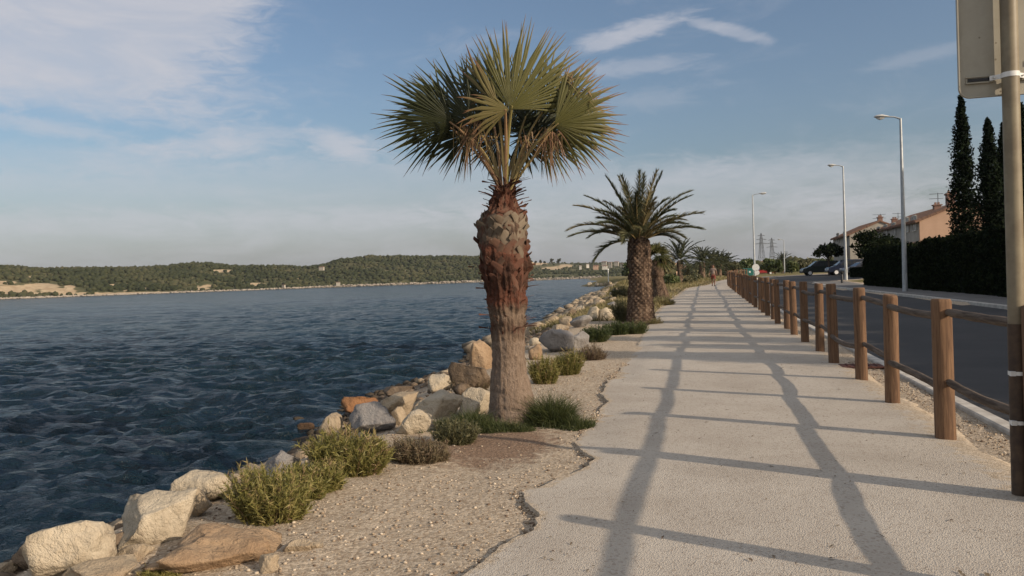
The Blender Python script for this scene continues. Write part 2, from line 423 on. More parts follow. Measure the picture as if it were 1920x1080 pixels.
mat_leaf('olive_bush', [(0, (.055, .06, .028)), (.6, (.11, .105, .05)), (1, (.17, .15, .075))], .15)
mat_leaf('shrub_leaf', [(0, (.13, .13, .035)), (.5, (.25, .225, .07)), (.8, (.33, .27, .11)), (1, (.24, .16, .09))], .3)
mat_leaf('dry_shrub', [(0, (.13, .11, .06)), (.5, (.19, .145, .09)), (1, (.13, .085, .055))], .2)
mat_leaf('grass_blade', [(0, (.035, .055, .016)), (.6, (.075, .085, .028)), (1, (.17, .13, .06))], .25)
mat_leaf('field_grass', [(0, (.12, .11, .035)), (.5, (.19, .16, .065)), (1, (.27, .22, .12))], .2)
mat_leaf('boot_fibre', [(0, (.19, .155, .115)), (.3, (.125, .095, .07)), (.6, (.12, .055, .038)), (1, (.075, .042, .03))], .0, .9)
def mat_trunk(name, stops, sc=(30, 30, 5), bd=.02):
    mt, N, P = base_mat(name, .95, .1)
    tc = N.new('ShaderNodeTexCoord'); mp = N.new('ShaderNodeMapping'); N.put(mp, 'Vector', (tc, 'Object')); mp.inputs['Scale'].default_value = sc
    n = N.noise(1, 6, .7, mp, .5); n2 = N.noise(40, 3, .6, (tc, 'Object'))
    a = N.new('ShaderNodeAttribute', attribute_name='tint'); sp = N.new('ShaderNodeSeparateColor'); N.put(sp, 0, (a, 'Color'))
    f = N.math('ADD', (sp, 0), N.math('MULTIPLY', N.math('SUBTRACT', n, .5), .7), clamp=True)
    c = N.ramp(f, stops)
    c = N.mix(N.math('MULTIPLY', N.sstep(n2, .55, .7), .4), c, (.07, .045, .03))
    N.put(P, 'Base Color', c)
    bump(N, P, N.math('ADD', n, N.math('MULTIPLY', n2, .4)), 1.0, bd)
mat_trunk('fan_trunk', [(0, (.25, .19, .145)), (.3, (.175, .125, .09)), (.5, (.12, .082, .06)), (.75, (.135, .055, .036)), (1, (.06, .033, .024))], (34, 34, 7), .035)
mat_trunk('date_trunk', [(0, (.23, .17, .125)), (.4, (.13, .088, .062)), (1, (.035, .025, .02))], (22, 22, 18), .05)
simple('bark', (.11, .085, .06), (.06, .045, .035), 12, .95, .6, .02)

def mat_wood(name, c1, c2, c3):
    mt, N, P = base_mat(name, .8, .25)
    tc = N.new('ShaderNodeTexCoord'); mp = N.new('ShaderNodeMapping'); N.put(mp, 'Vector', (tc, 'Object')); mp.inputs['Scale'].default_value = (34, 34, 2.2)
    n = N.noise(1, 6, .65, mp, .6); k = N.noise(2.1, 4, .6, (tc, 'Object'))
    info = N.new('ShaderNodeObjectInfo')
    c = N.mix(N.sstep(n, .35, .68), c1, c2)
    c = N.mix(N.math('MULTIPLY', N.sstep(k, .5, .75), .6), c, c3)
    c = N.mix(N.math('MULTIPLY', (info, 'Random'), .45), c, c2)
    N.put(P, 'Base Color', c); bump(N, P, n, .8, .008)
mat_wood('post_wood', (.205, .120, .068), (.10, .057, .034), (.11, .052, .028))
mt, N, P = base_mat('rail_wood', .88, .2)
tc = N.new('ShaderNodeTexCoord'); mp = N.new('ShaderNodeMapping'); N.put(mp, 'Vector', (tc, 'Object')); mp.inputs['Scale'].default_value = (30, 2.2, 30)
n = N.noise(1, 6, .65, mp, .6)
N.put(P, 'Base Color', N.mix(N.sstep(n, .35, .65), (.14, .108, .083), (.06, .043, .032))); bump(N, P, n, .8, .008)
simple('galvanised', (.42, .44, .45), (.34, .36, .37), 5, .5, 0, metal=.35)
simple('lamp_head', (.50, .50, .48), (.42, .42, .41), 5, .45)
simple('lamp_glass', (.62, .62, .60), (.55, .55, .53), 5, .2, spec=.6)
simple('kerb_stone', (.50, .47, .42), (.36, .33, .29), 5, .9, .4, .005)
simple('pavement_concrete', (.17, .16, .15), (.12, .115, .11), 1.5, .9, .3, .004)
def mat_sign():
    mt, N, P = base_mat('sign_back', .5, .4)
    tc = N.new('ShaderNodeTexCoord'); v = (tc, 'Object')
    n = N.noise(6, 5, .6, v); sp = N.vor(9, v); dn = N.math('ADD', (sp, 'Distance'), N.math('MULTIPLY', N.noise(60, 2, .5, v), .05))
    c = N.mix(N.sstep(n, .3, .7), (.36, .335, .27), (.31, .285, .225))
    c = N.mix(N.math('MULTIPLY', N.math('LESS_THAN', dn, .085), .7), c, (.12, .09, .06))
    N.put(P, 'Base Color', c)
mat_sign()
simple('pole_paint', (.235, .20, .135), (.185, .15, .10), 7, .5, .1, .002)
simple('pole_dark', (.085, .055, .035), (.045, .03, .022), 9, .6, .3, .003)
simple('white_plastic', (.72, .72, .70), (.6, .6, .58), 9, .5)
simple('dark_metal', (.05, .05, .052), (.035, .035, .037), 8, .5, metal=.3)
simple('rust_metal', (.12, .045, .03), (.07, .03, .022), 14, .85, .4, .004)
simple('peach_render', (.46, .31, .225), (.42, .28, .20), 1.1, .95, .2, .003)
simple('cream_render', (.36, .33, .28), (.30, .275, .235), 1.1, .95, .2, .003)
simple('white_render', (.60, .57, .51), (.5, .47, .42), 2, .95)
simple('roof_tile', (.22, .125, .085), (.14, .085, .06), 3.0, .9, .5, .02, stretch=(3, .6, 1))
simple('chimney_brick', (.25, .15, .115), (.18, .11, .085), 8, .9)
simple('shutter', (.30, .28, .25), (.25, .23, .2), 6, .7)
simple('glass', (.02, .025, .03), (.03, .035, .04), 3, .08, spec=.8)
simple('car_dark', (.018, .028, .024), (.015, .022, .02), 3, .25, spec=.6)
simple('car_blue', (.012, .018, .04), (.01, .015, .03), 3, .25, spec=.6)
simple('car_silver', (.30, .31, .33), (.26, .27, .29), 3, .3, metal=.4)
simple('car_red', (.30, .02, .02), (.22, .016, .016), 3, .35, spec=.6)
simple('rubber', (.012, .012, .012), (.02, .02, .02), 9, .8)
simple('rim_metal', (.70, .70, .70), (.6, .6, .6), 9, .35)
simple('headlight_glass', (.6, .62, .62), (.5, .5, .5), 9, .15)
simple('teal_plastic', (.03, .16, .14), (.02, .10, .09), 3, .5)
simple('pylon_steel', (.16, .17, .18), (.13, .14, .15), 3, .6, metal=.3)
simple('beige_wall', (.42, .33, .25), (.36, .28, .21), .5, .95)
simple('skin', (.20, .11, .075), (.17, .09, .06), 8, .6)
simple('hair', (.035, .022, .016), (.02, .014, .01), 30, .7)
simple('shirt_cloth', (.22, .17, .15), (.18, .14, .12), 9, .9)
simple('shorts_cloth', (.19, .05, .035), (.15, .04, .03), 9, .9)
simple('shoe', (.06, .05, .045), (.04, .035, .03), 9, .8)
def mat_hill():
    mt, N, P = base_mat('hillside', .95, .1)
    tc = N.new('ShaderNodeTexCoord'); v = (tc, 'Object')
    n = N.noise(.06, 7, .7, v); n2 = N.noise(.012, 4, .6, v)
    c = N.mix(N.sstep(n, .35, .65), (.045, .052, .022), (.11, .10, .05))
    a = N.new('ShaderNodeAttribute', attribute_name='tint'); sp = N.new('ShaderNodeSeparateColor'); N.put(sp, 0, (a, 'Color'))
    bare = N.sstep(N.math('ADD', (sp, 0), N.math('MULTIPLY', N.math('SUBTRACT', N.noise(.09, 5, .7, v), .5), .9)), .4, .6)
    c = N.mix(bare, c, N.mix(N.sstep(N.noise(.15, 5, .7, v), .35, .65), (.46, .36, .23), (.33, .24, .15)))
    N.put(P, 'Base Color', c)
mat_hill()
mat_leaf('wood_far', [(0, (.020, .026, .012)), (.5, (.040, .045, .022)), (1, (.075, .070, .038))], 0.0, .9)
# ================================================================ SETTING
X_ = nlines([(-2500, -300, 200, 200), (-300, -60, 60, 12), (-60, -12, 6, 1.0), (-12, -7.5, .6, .25), (-7.5, 3.2, .09, .09), (3.2, 16, .4, .5), (16, 60, 1.2, 4), (60, 3000, 40, 300)])
Y_ = nlines([(-40, 1, 8, .5), (1, 12, .09, .09), (12, 30, .14, .3), (30, 120, .5, 2), (120, 260, 2.2, 3), (260, 3500, 12, 300)])
GX, GY = np.meshgrid(X_, Y_)
Z = ht(GX, GY)
near = np.exp(-((np.maximum(GY - 14, 0) / 14) ** 2)) * (GX > -9) * (GX < 3)
Z = Z + near * (fbm(GX * 1.1, GY * 1.1, seed=3) * .07 + fbm(GX * 6, GY * 6, seed=9, oct=3) * .030) * (GX < 2.5)
rl, rr = isroad(GX, GY)
inroad = (GX > rl) & (GX < rr) & (GY < 113)
Z = np.where(inroad, Z - .12, Z)
sh = shore(GY); tw = np.interp(GY, SY, TW); tt = (GX - sh) / tw
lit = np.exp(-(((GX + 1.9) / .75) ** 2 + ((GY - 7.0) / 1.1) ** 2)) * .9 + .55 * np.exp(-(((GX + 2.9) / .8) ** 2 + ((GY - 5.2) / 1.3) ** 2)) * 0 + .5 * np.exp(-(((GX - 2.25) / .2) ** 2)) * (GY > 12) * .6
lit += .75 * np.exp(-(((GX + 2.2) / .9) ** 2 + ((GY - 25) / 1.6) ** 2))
grs = sm((GY - 26) / 12) * sm((-1.0 - (GX + 0.9)) / 1.0) + .75 * sm((GY - 113) / 4) + .7 * (GX > rr + 2.4) + .35 * np.exp(-((GX + 3.1) / .5) ** 2) * (GY > 8.6) + .25 * (GX < -20)
bank = sm((.72 - tt) / .35) * (GY < 150) + .4 * sm((.72 - tt) / .35) * (GY >= 150)
me('ground', np.stack([GX, GY, Z], -1).reshape(-1, 3), grid_faces(len(Y_), len(X_)), 'ground_gravel', None, True,
   np.stack([np.clip(lit, 0, 1).ravel(), np.clip(grs, 0, 1).ravel(), np.clip(bank, 0, 1).ravel()], 1))['kind'] = 'structure'

# water: one sheet with modelled chop near the camera
WX = nlines([(-2600, -500, 300, 60), (-500, -160, 30, 6), (-160, -40, 2.6, .5), (-40, -5.5, .42, .09), (-5.5, 14, 1, 4)])
WY = nlines([(-60, 2, 12, .6), (2, 30, .09, .16), (30, 110, .2, 1.1), (110, 330, 1.5, 8), (330, 2600, 15, 200)])
AX, AY = np.meshgrid(WX, WY)
def rot(a, sx=1.0, sy=1.0):
    a = math.radians(a); return (AX * math.cos(a) + AY * math.sin(a)) * sx, (-AX * math.sin(a) + AY * math.cos(a)) * sy
dist = np.hypot(AX, AY)
q1 = rot(-18, .42, 1.0); q2 = rot(12, .5, 1.2); q3 = rot(-30, .8, 1.6)
wv = lambda q, f, s: 1 - 2 * np.abs(vnoise(q[0] * f, q[1] * f, 0, s) - .5)     # ridged chop
patch = .65 + .7 * vnoise(AX * .03, AY * .05, 0, 77)
H = (wv(q1, .8, 21) - .5) * .11 + (wv(q2, 1.9, 22) - .5) * .10 * patch + (wv(q3, 2.8, 23) - .5) * .075 * patch * np.exp(-dist / 60) + (wv(rot(-8, 1.4, 2.2), 2.6, 24) - .5) * .05 * np.exp(-dist / 40)
H *= 1.35 * np.clip(1.25 - dist / 320, 0, 1) * np.clip((shore(AY) + .6 - AX) * .5 + .25, .18, 1)
me('water', np.stack([AX, AY, WATER + H], -1).reshape(-1, 3), grid_faces(len(WY), len(WX)), 'water', None, True)['kind'] = 'structure'

# path with its broken left edge
edge_px = [(880, 1080), (940, 1035), (1000, 1000), (1015, 978), (992, 952), (985, 930), (1060, 900), (1108, 880), (1112, 866), (1092, 852), (1080, 830), (1110, 795), (1140, 758), (1128, 745), (1143, 715), (1175, 680), (1195, 650), (1215, 612), (1240, 580), (1262, 562), (1290, 541), (1331, 534)]
eP = [gt(*p) for p in edge_px]
eY = [-6] + [p[1] for p in eP] + [90, 100, 112]; eX = [-1.35] + [p[0] for p in eP] + [1.5, 2.6, 4.2]
PY = nlines([(-6, 3, .5, .05), (3, 14, .04, .06), (14, 40, .1, .4), (40, 112, .5, 1)])
XL = np.interp(PY, eY, eX) + fbm(PY * 4.0, 0, seed=5) * .10 + fbm(PY * 17, 0, seed=6) * .05
XR = 2.22 + fbm(PY * 2.2, 3, seed=8) * .12 + curve_x(PY)
U = np.concatenate([[0, 0], np.linspace(0.0, 1, 31), [1]])
PXg = XL[:, None] + (XR - XL)[:, None] * U[None]; PYg = np.repeat(PY[:, None], len(U), 1)
Zp = ht(PXg, PYg) + .034 + fbm(PXg * .8, PYg * .8, seed=31) * .012
lip = np.interp(PY, [-6, 6.3, 7.0, 8.6, 9.0, 11.0, 11.6, 14, 16, 112], [1, 1, .25, .3, 1, 1, .2, .2, .35, .35]); Zp = Zp - .036 * (1 - lip)[:, None] * sm(1 - (PXg - XL[:, None]) / .5); Zp[:, 0] = ht(PXg[:, 0], PYg[:, 0]) - .06
fade = sm((1 - U) / .06)[None]; Zp[:, 1:] = Zp[:, 1:] - (1 - fade[:, 1:]) * .034; Zp[:, -1] -= .05
me('path', np.stack([PXg, PYg, Zp], -1).reshape(-1, 3), grid_faces(len(PY), len(U)), 'path_surface', None, True, np.maximum(np.clip(1 - (PXg - XL[:, None]) / .16, 0, 1) * .8, np.clip(1 - (XR[:, None] - PXg) / .75, 0, 1) * 1.0).reshape(-1))['kind'] = 'structure'

# road sheet, kerb, pavement
RY = nlines([(-40, 6, 4, 1), (6, 70, 1, 1.5), (70, 113, 1.2, 1.2)])
l_, r_ = isroad(0, RY); UU = np.linspace(0, 1, 13)
RX = l_[:, None] + .02 + (r_ - l_ - .04)[:, None] * UU[None]; RYg = np.repeat(RY[:, None], 13, 1)
me('road', np.stack([RX, RYg, ht(RX, RYg) - .09], -1).reshape(-1, 3), grid_faces(len(RY), 13), 'asphalt', None, True)['kind'] = 'structure'
def strip_solid(name, Yc, xa, xb, z0, z1, mat):
    """kerb-like solid following the road, from z0 to z1 above the terrain"""
    V = []
    for y, a, b in zip(Yc, xa, xb):
        h = float(ht((a + b) / 2, y)); V += [(a, y, h + z0), (a, y, h + z1 - .015), (a + .015, y, h + z1), (b - .015, y, h + z1), (b, y, h + z1 - .015), (b, y, h + z0)]
    F = []
    for i in range(len(Yc) - 1):
        for k in range(5): F.append((i * 6 + k, (i + 1) * 6 + k, (i + 1) * 6 + k + 1, i * 6 + k + 1))
    F += [tuple(range(6)), tuple((len(Yc) - 1) * 6 + k for k in range(5, -1, -1))]
    o = me(name, np.array(V), F, mat); o['kind'] = 'structure'; return o
ky = np.arange(-10, 111, 1.0); kx = 2.56 + curve_x(ky)
strip_solid('kerb', ky, kx, kx + .15, -.2, .05, 'kerb_stone')
hA = gt(1620, 535); hB = gt(1890, 558)
def hedge_x(y): return hB[0] + (hA[0] - hB[0]) * (y - hB[1]) / (hA[1] - hB[1])
print('hedge', hA, hB)
ky2 = np.arange(-10, 69, 1.5); k2 = isroad(0, ky2)[1]
strip_solid('kerb', ky2, k2 - .02, k2 + .15, -.2, .03, 'kerb_stone')
strip_solid('pavement', ky2, k2 + .16, k2 + 2.3, -.1, .022, 'pavement_concrete')

# ---------------------------------------------------------------- far shore
def horizon(x): return 511 + math.tan(ROLL) * (1319.3 - x)
ridge_px = [(-700, 520), (-300, 508), (0, 501), (40, 502), (80, 505), (150, 502), (200, 499), (280, 497), (350, 493), (390, 492), (430, 496), (500, 499), (560, 499), (600, 495), (640, 486), (700, 482), (760, 481), (900, 480), (960, 483), (1000, 489), (1050, 491), (1110, 492), (1200, 491), (1320, 492), (1500, 488), (1700, 480)]
NXc, NR = 420, 60
cols = np.linspace(-700, 1700, NXc); sR = np.linspace(0, 1.5, NR)
ry = np.interp(cols, [p[0] for p in ridge_px], [p[1] for p in ridge_px])
HV = np.zeros((NXc, NR, 3))
for i, x in enumerate(cols):
    d = ray(x, horizon(x)); d = d / np.hypot(d[0], d[1])
    D0 = np.interp(x, [-700, 0, 250, 1115, 1400, 1700], [520, 640, 700, 860, 900, 900]); DR = D0 + np.interp(x, [0, 900, 1000, 1700], [260, 300, 700, 700])
    dd = D0 + sR * (DR - D0)
    hr = CH + (horizon(x) - ry[i]) / FP * DR * (np.dot(d, cF)) - 3.2
    prof = np.where(sR < 1, sm(sR) ** .8 * .92 + .08 * sR, 1 - (sR - 1) * .5)
    if x > 1000: prof = np.where(sR < 1, sR ** 1.1, 1 - (sR - 1) * .3)
    z = -1.3 + prof * (hr + 1.3)
    HV[i, :, 0] = d[0] * dd; HV[i, :, 1] = d[1] * dd; HV[i, :, 2] = z
edge0 = sm(sR / .15)[None] * sm((1.05 - sR) / .1 + .3)[None]
HV[..., 2] += fbm(HV[..., 0] / 60, HV[..., 1] / 60, seed=41) * 9 * edge0 + (sR > .02)[None] * .6
def proj(P):
    v = P - CAM; dep = v @ cF; return 960 + FP * (v @ cR) / dep, 540 - FP * (v @ cU) / dep
hx, hy = proj(HV)
bare = np.zeros(hx.shape)
for (x, y, a, b) in [(20, 543, 60, 10), (75, 537, 40, 7), (110, 545, 40, 6), (10, 530, 25, 4), (130, 538, 12, 4), (62, 520, 14, 2.5), (80, 519, 8, 2), (195, 518, 12, 2), (215, 535, 14, 3), (260, 532, 14, 2.5), (415, 508, 26, 3), (375, 541, 20, 3), (390, 536, 10, 3), (480, 533, 20, 3), (150, 551, 120, 3), (300, 549, 120, 2), (600, 497, 12, 2), (655, 521, 8, 2), (1035, 503, 22, 3.5), (1000, 494, 30, 4), (1060, 499, 16, 4), (480, 533, 14, 2.5), (530, 532, 10, 2)]:
    bare = np.maximum(bare, np.exp(-(((hx - x) / a) ** 2 + ((hy - y) / b) ** 2) ** 1.2))
rb_ = np.random.default_rng(90)
for q in range(60):
    x = rb_.uniform(60, 900); y = horizon(x) + 5 - rb_.uniform(4, 30) * (1.0 if q % 3 else .5); a_ = rb_.uniform(2, 9)
    bare = np.maximum(bare, .8 * np.exp(-(((hx - x) / a_) ** 2 + ((hy - y) / rb_.uniform(.8, 1.6)) ** 2)))
bare = np.maximum(bare, (sR < .03)[None] * .5)
me('hills', HV.reshape(-1, 3), grid_faces(NXc, NR), 'hillside', None, True, bare.reshape(-1))['kind'] = 'structure'

bm = bmesh.new(); bmesh.ops.create_icosphere(bm, subdivisions=1, radius=1)
ICO1 = np.array([v.co[:] for v in bm.verts]); ICO1F = np.array([[v.index for v in f.verts] for f in bm.faces]); bm.free()
def blobs(name, C, R, mat, seed=1, squash=1.0, tint=None, rough=.3, parent=None):
    r = np.random.default_rng(seed); n = len(C); k = len(ICO1)
    V = ICO1[None] * (1 + rough * (r.random((n, k, 1)) - .5) * 2)
    V = V * R[:, None, None] * np.array([1, 1, squash])[None, None]
    a = r.random(n) * 6.28; ca, sa = np.cos(a)[:, None], np.sin(a)[:, None]
    V = np.stack([V[..., 0] * ca - V[..., 1] * sa, V[..., 0] * sa + V[..., 1] * ca, V[..., 2]], -1) + C[:, None]
    F = (ICO1F[None] + (np.arange(n) * k)[:, None, None]).reshape(-1, 3)
    t = np.clip((tint if tint is not None else r.random(n))[:, None] + (r.random((n, k)) - .5) * .3, 0, 1).reshape(-1)
    return me(name, V.reshape(-1, 3), F, mat, parent, False, t)
n = 17000
ci = rng.random(n) * (NXc - 2); ri = (rng.random(n) ** .8) * 41 + .6
i0 = ci.astype(int); j0 = ri.astype(int); fi = (ci - i0)[:, None]; fj = (ri - j0)[:, None]
Pn = (HV[i0, j0] * (1 - fi) + HV[i0 + 1, j0] * fi) * (1 - fj) + (HV[i0, j0 + 1] * (1 - fi) + HV[i0 + 1, j0 + 1] * fi) * fj
px, py = proj(Pn + np.array([0, 0, 2.0])); bq = bare[i0, j0]
keep = (rng.random(n) > bq * 1.8) & (px < 1250) & (px > -150) & ~((px > 985) & (px < 1070) & (py < 500) & (rng.random(n) < .75))
Pn = Pn[keep]; rad = rng.uniform(1.0, 3.0, len(Pn)) * np.where(px[keep] > 985, .8, 1)
den = vnoise(Pn[:, 0] / 45, Pn[:, 1] / 45, 0, 55)
Pn[:, 2] += rad * .45
tag(blobs('woodland', Pn, rad, 'wood_far', 3, .9, np.clip(.1 + .75 * den + (rng.random(len(Pn)) - .5) * .35, 0, 1)), 'dense green pine and scrub wood covering the far hillside across the water', 'woodland', kind='stuff')
# rubble breakwater along the far waterline
m_ = 2600; cx = rng.uniform(-120, 1130, m_); idx = np.interp(cx, cols, np.arange(NXc)); i0 = idx.astype(int)
Pb = HV[i0, 0] + (HV[i0 + 1, 0] - HV[i0, 0]) * (idx - i0)[:, None] + (HV[i0, 1] - HV[i0, 0]) * (rng.random(m_) * .9 - .3)[:, None]
Pb[:, 2] = WATER + rng.uniform(0.0, 1.0, m_) * np.interp(cx, [0, 500, 640, 1130], [.8, .9, 1.9, 2.3])
tag(blobs('rock_embankment', Pb, rng.uniform(.5, 1.3, m_), 'far_stone', 8, .7), 'thin pale line of rubble along the far waterline below the hills', 'rock bank', kind='stuff')

# ================================================================ FOLIAGE BUILDERS
def leaf_cloud(C, R, n, size, r, shell=.55, flat=1.0, dark=.0):
    """n leaf quads spread in ellipsoid clumps; returns V, F, tint"""
    C = np.asarray(C, float); R = np.asarray(R, float); k = r.integers(0, len(C), n)
    d = r.normal(size=(n, 3)); d /= np.linalg.norm(d, axis=1, keepdims=True)
    rad = shell + (1.08 - shell) * r.random(n)
    P = C[k] + d * R[k] * rad[:, None]
    u = r.normal(size=(n, 3)); u /= np.linalg.norm(u, axis=1, keepdims=True)
    v = np.cross(u, d + .6 * r.normal(size=(n, 3))); v /= np.linalg.norm(v, axis=1, keepdims=True) + 1e-9
    s = size * (.6 + .8 * r.random(n))[:, None]
    V = np.stack([P - u * s, P - v * s * .45, P + u * s, P + v * s * .45], 1).reshape(-1, 3)
    F = np.arange(4 * n).reshape(n, 4)
    ct = r.random(len(C)); t = np.clip(ct[k] * .6 + r.random(n) * .5, 0, 1)
    return V, F, np.repeat(t, 4)
def leafy_tree(name, loc, label, cat, h, w, trunk_h, mat='tree_foliage', n=3500, size=.16, clumps=14, seed=1, group=None, squash=.7, stem=.12, bark='bark', depth=None):
    r = np.random.default_rng(seed); t = empty(name, loc, 0, label, cat, group)
    C = []; R = []; dw = depth or w
    for i in range(clumps):
        a = r.random() * 6.28; q = math.sqrt(r.random()) * .68
        zz = trunk_h + (h - trunk_h) * (.22 + .6 * r.random())
        k = 1 - .45 * abs((zz - trunk_h) / (h - trunk_h) - .4)
        C.append((math.cos(a) * q * w / 2 * k, math.sin(a) * q * dw / 2 * k, zz)); rr_ = w * r.uniform(.14, .24); R.append((rr_, rr_, rr_ * squash))
    V, F, T = leaf_cloud(C, R, n, size, r, .3)
    me('crown', V, F, mat, t, False, T)
    b = MB()
    top = trunk_h + (h - trunk_h) * .45
    b.tube([(0, 0, -.15), (.04 * h * .3, 0, trunk_h * .5), (0, .03, trunk_h), (.05, 0, top)], [stem * 1.25, stem, stem * .8, stem * .4], 8)
    for c in C[:7]: b.tube([(0, .02, trunk_h * .85), ((c[0]) * .5, c[1] * .5, (trunk_h + c[2]) / 2 + .05), c], [stem * .55, stem * .35, stem * .12], 5)
    b.build('trunk', bark, t, True)
    return t
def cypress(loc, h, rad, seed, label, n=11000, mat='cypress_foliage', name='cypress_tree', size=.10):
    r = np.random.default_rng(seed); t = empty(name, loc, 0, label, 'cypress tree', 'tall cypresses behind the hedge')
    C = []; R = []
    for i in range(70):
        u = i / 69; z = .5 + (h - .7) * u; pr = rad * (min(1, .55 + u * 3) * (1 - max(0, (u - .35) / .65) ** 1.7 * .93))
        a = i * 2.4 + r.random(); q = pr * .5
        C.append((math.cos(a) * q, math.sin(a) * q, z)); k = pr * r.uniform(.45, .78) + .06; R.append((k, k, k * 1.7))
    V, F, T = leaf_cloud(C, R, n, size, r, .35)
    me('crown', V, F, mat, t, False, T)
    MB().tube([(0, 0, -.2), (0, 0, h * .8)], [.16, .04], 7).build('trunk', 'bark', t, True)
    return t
def copy_tree(o, loc, rz=0, scale=None, label=None):
    c = o.copy(); col.objects.link(c); c.location = tuple(map(float, loc)); c.rotation_euler = (0, 0, rz)
    if scale: c.scale = scale
    if label: c['label'] = label
    for ch in o.children:
        d = ch.copy(); col.objects.link(d); d.parent = c
        for g in ch.children:
            e = g.copy(); col.objects.link(e); e.parent = d
    return c

# ---------------------------------------------------------------- hedge and cypresses
hz0 = at(1620, 474, hA[1])[2]; hz1 = at(1890, 432, hB[1])[2]
Ys = -6.0; r = np.random.default_rng(5)
def hedge_top(y): return np.interp(y, [-6, 9, 14, hB[1], hA[1]], [4.05, 4.05, 3.6, hz1, hz0])
HN = 60000
yy = np.where(r.random(HN) < .72, r.uniform(hB[1] - 6, hA[1], HN), r.uniform(Ys, hB[1], HN)); side = r.random(HN)
tp = hedge_top(yy) + fbm(yy * .7, 0, seed=61) * .45 + fbm(yy * 2.5, 0, seed=62) * .25; bs = ht(hedge_x(yy), yy)
zz = bs + (tp - bs) * r.random(HN); dx = (vnoise(yy * 1.5, zz * 1.5, 0, 63) - .5) * .3
xx = hedge_x(yy) + dx + r.random(HN) * .12
topm = side > .72; xx = np.where(topm, hedge_x(yy) + r.random(HN) * 1.3, xx); zz = np.where(topm, tp + r.normal(size=HN) * .07, zz)
endm = (side > .68) & ~topm; yy = np.where(endm, hA[1] + r.random(HN) * .15, yy); xx = np.where(endm, hedge_x(yy) + r.random(HN) * 1.3, xx)
P = np.stack([xx, yy, zz], 1); u = r.normal(size=(HN, 3)); u /= np.linalg.norm(u, axis=1, keepdims=True); v = np.cross(u, r.normal(size=(HN, 3))); v /= np.linalg.norm(v, axis=1, keepdims=True)
s = .085 * (.6 + .8 * r.random(HN))[:, None]
V = np.stack([P - u * s, P - v * s * .6, P + u * s, P + v * s * .6], 1).reshape(-1, 3)
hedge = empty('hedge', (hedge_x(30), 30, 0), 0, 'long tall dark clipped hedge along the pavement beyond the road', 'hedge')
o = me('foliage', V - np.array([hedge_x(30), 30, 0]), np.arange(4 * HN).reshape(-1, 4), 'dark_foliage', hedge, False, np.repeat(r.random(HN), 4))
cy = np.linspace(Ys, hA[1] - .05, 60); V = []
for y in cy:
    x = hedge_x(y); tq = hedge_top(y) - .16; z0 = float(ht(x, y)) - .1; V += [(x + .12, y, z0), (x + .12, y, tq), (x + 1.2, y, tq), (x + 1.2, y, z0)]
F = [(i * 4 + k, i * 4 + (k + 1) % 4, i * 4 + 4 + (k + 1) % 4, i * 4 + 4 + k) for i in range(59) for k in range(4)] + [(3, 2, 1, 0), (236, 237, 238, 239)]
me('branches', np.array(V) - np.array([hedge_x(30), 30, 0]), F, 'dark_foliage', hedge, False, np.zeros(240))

def col_at(x, Y, X=None):        # ground point seen at pixel column x at distance Y
    y = horizon(x); return np.array([at(x, y, Y)[0], Y, 0])
def cyp_at(px, ytop, rad_px, Y, seed, label):
    c = col_at(px, Y); g = float(ht(c[0], Y)); top = at(px, ytop, Y)[2]
    c = at(px - 2, 430, Y); return cypress((c[0], Y, g), top - g, rad_px / ppm(c), seed, label)
c1 = cyp_at(1810, 176, 25, 50, 11, 'tallest free-standing dark cypress left of the beige pole, beside the peach house')
c2 = cyp_at(1859, 219, 25, 48, 12, 'pointed dark cypress between the tallest cypress and the beige pole')
c3 = cyp_at(1888, 228, 22, 50.5, 13, 'dark cypress mostly hidden behind the beige pole of the sign')
c4 = cyp_at(1922, 190, 26, 45, 14, 'broad dark cypress cut off by the right edge, behind the sign pole')
OFFY = [7.6, 9.4, 11.3, 14.2, 17.1, 20.1, 23.3, 26.3, 29.6, 32.6, 35.9, 39.2]
for i, y in enumerate(OFFY):     # the row goes on to the right of the frame and throws the striped shade on the path
    s = 1.32 + .18 * math.sin(i * 2.1); hh = [10.2, 9.6, 10.8][i % 3] / 11.0
    copy_tree(c2 if i % 2 else c1, (16.6 + .5 * math.sin(i * 1.7), y, float(ht(16.6, y))), i * 1.3, (s, s, hh), 'dark cypress of the row behind the hedge beyond the right edge')

# ================================================================ ROCKS
bm = bmesh.new(); bmesh.ops.create_icosphere(bm, subdivisions=4, radius=1)
ICO4 = np.array([v.co[:] for v in bm.verts]); ICO4F = np.array([[v.index for v in f.verts] for f in bm.faces]); bm.free()
bm = bmesh.new(); bmesh.ops.create_icosphere(bm, subdivisions=3, radius=1)
ICO3 = np.array([v.co[:] for v in bm.verts]); ICO3F = np.array([[v.index for v in f.verts] for f in bm.faces]); bm.free()
def rock_shape(seed, cuts=9, hi=True, rough=.13):
    r = np.random.default_rng(seed); V = (ICO4 if hi else ICO3).copy(); F = ICO4F if hi else ICO3F; V = np.sign(V) * np.abs(V) ** .72
    for k in range(cuts):
        n = r.normal(size=3); n /= np.linalg.norm(n); d = r.uniform(.48, .80)
        q = V @ n; V = V - np.where(q > d, (q - d) * .985, 0)[:, None] * n
    nz = fbm(V[:, 0] * 2.2 + seed, V[:, 1] * 2.2, V[:, 2] * 2.2, 5, seed)
    nz2 = np.abs(fbm(V[:, 0] * 3.5, V[:, 1] * 3.5 + seed, V[:, 2] * 3.5, 4, seed + 9))
    V = V * (1 + rough * 2.6 * nz - rough * 1.6 * nz2)[:, None]
    V -= (V.max(0) + V.min(0)) / 2; V /= (V.max(0) - V.min(0)) / 2
    return V, F
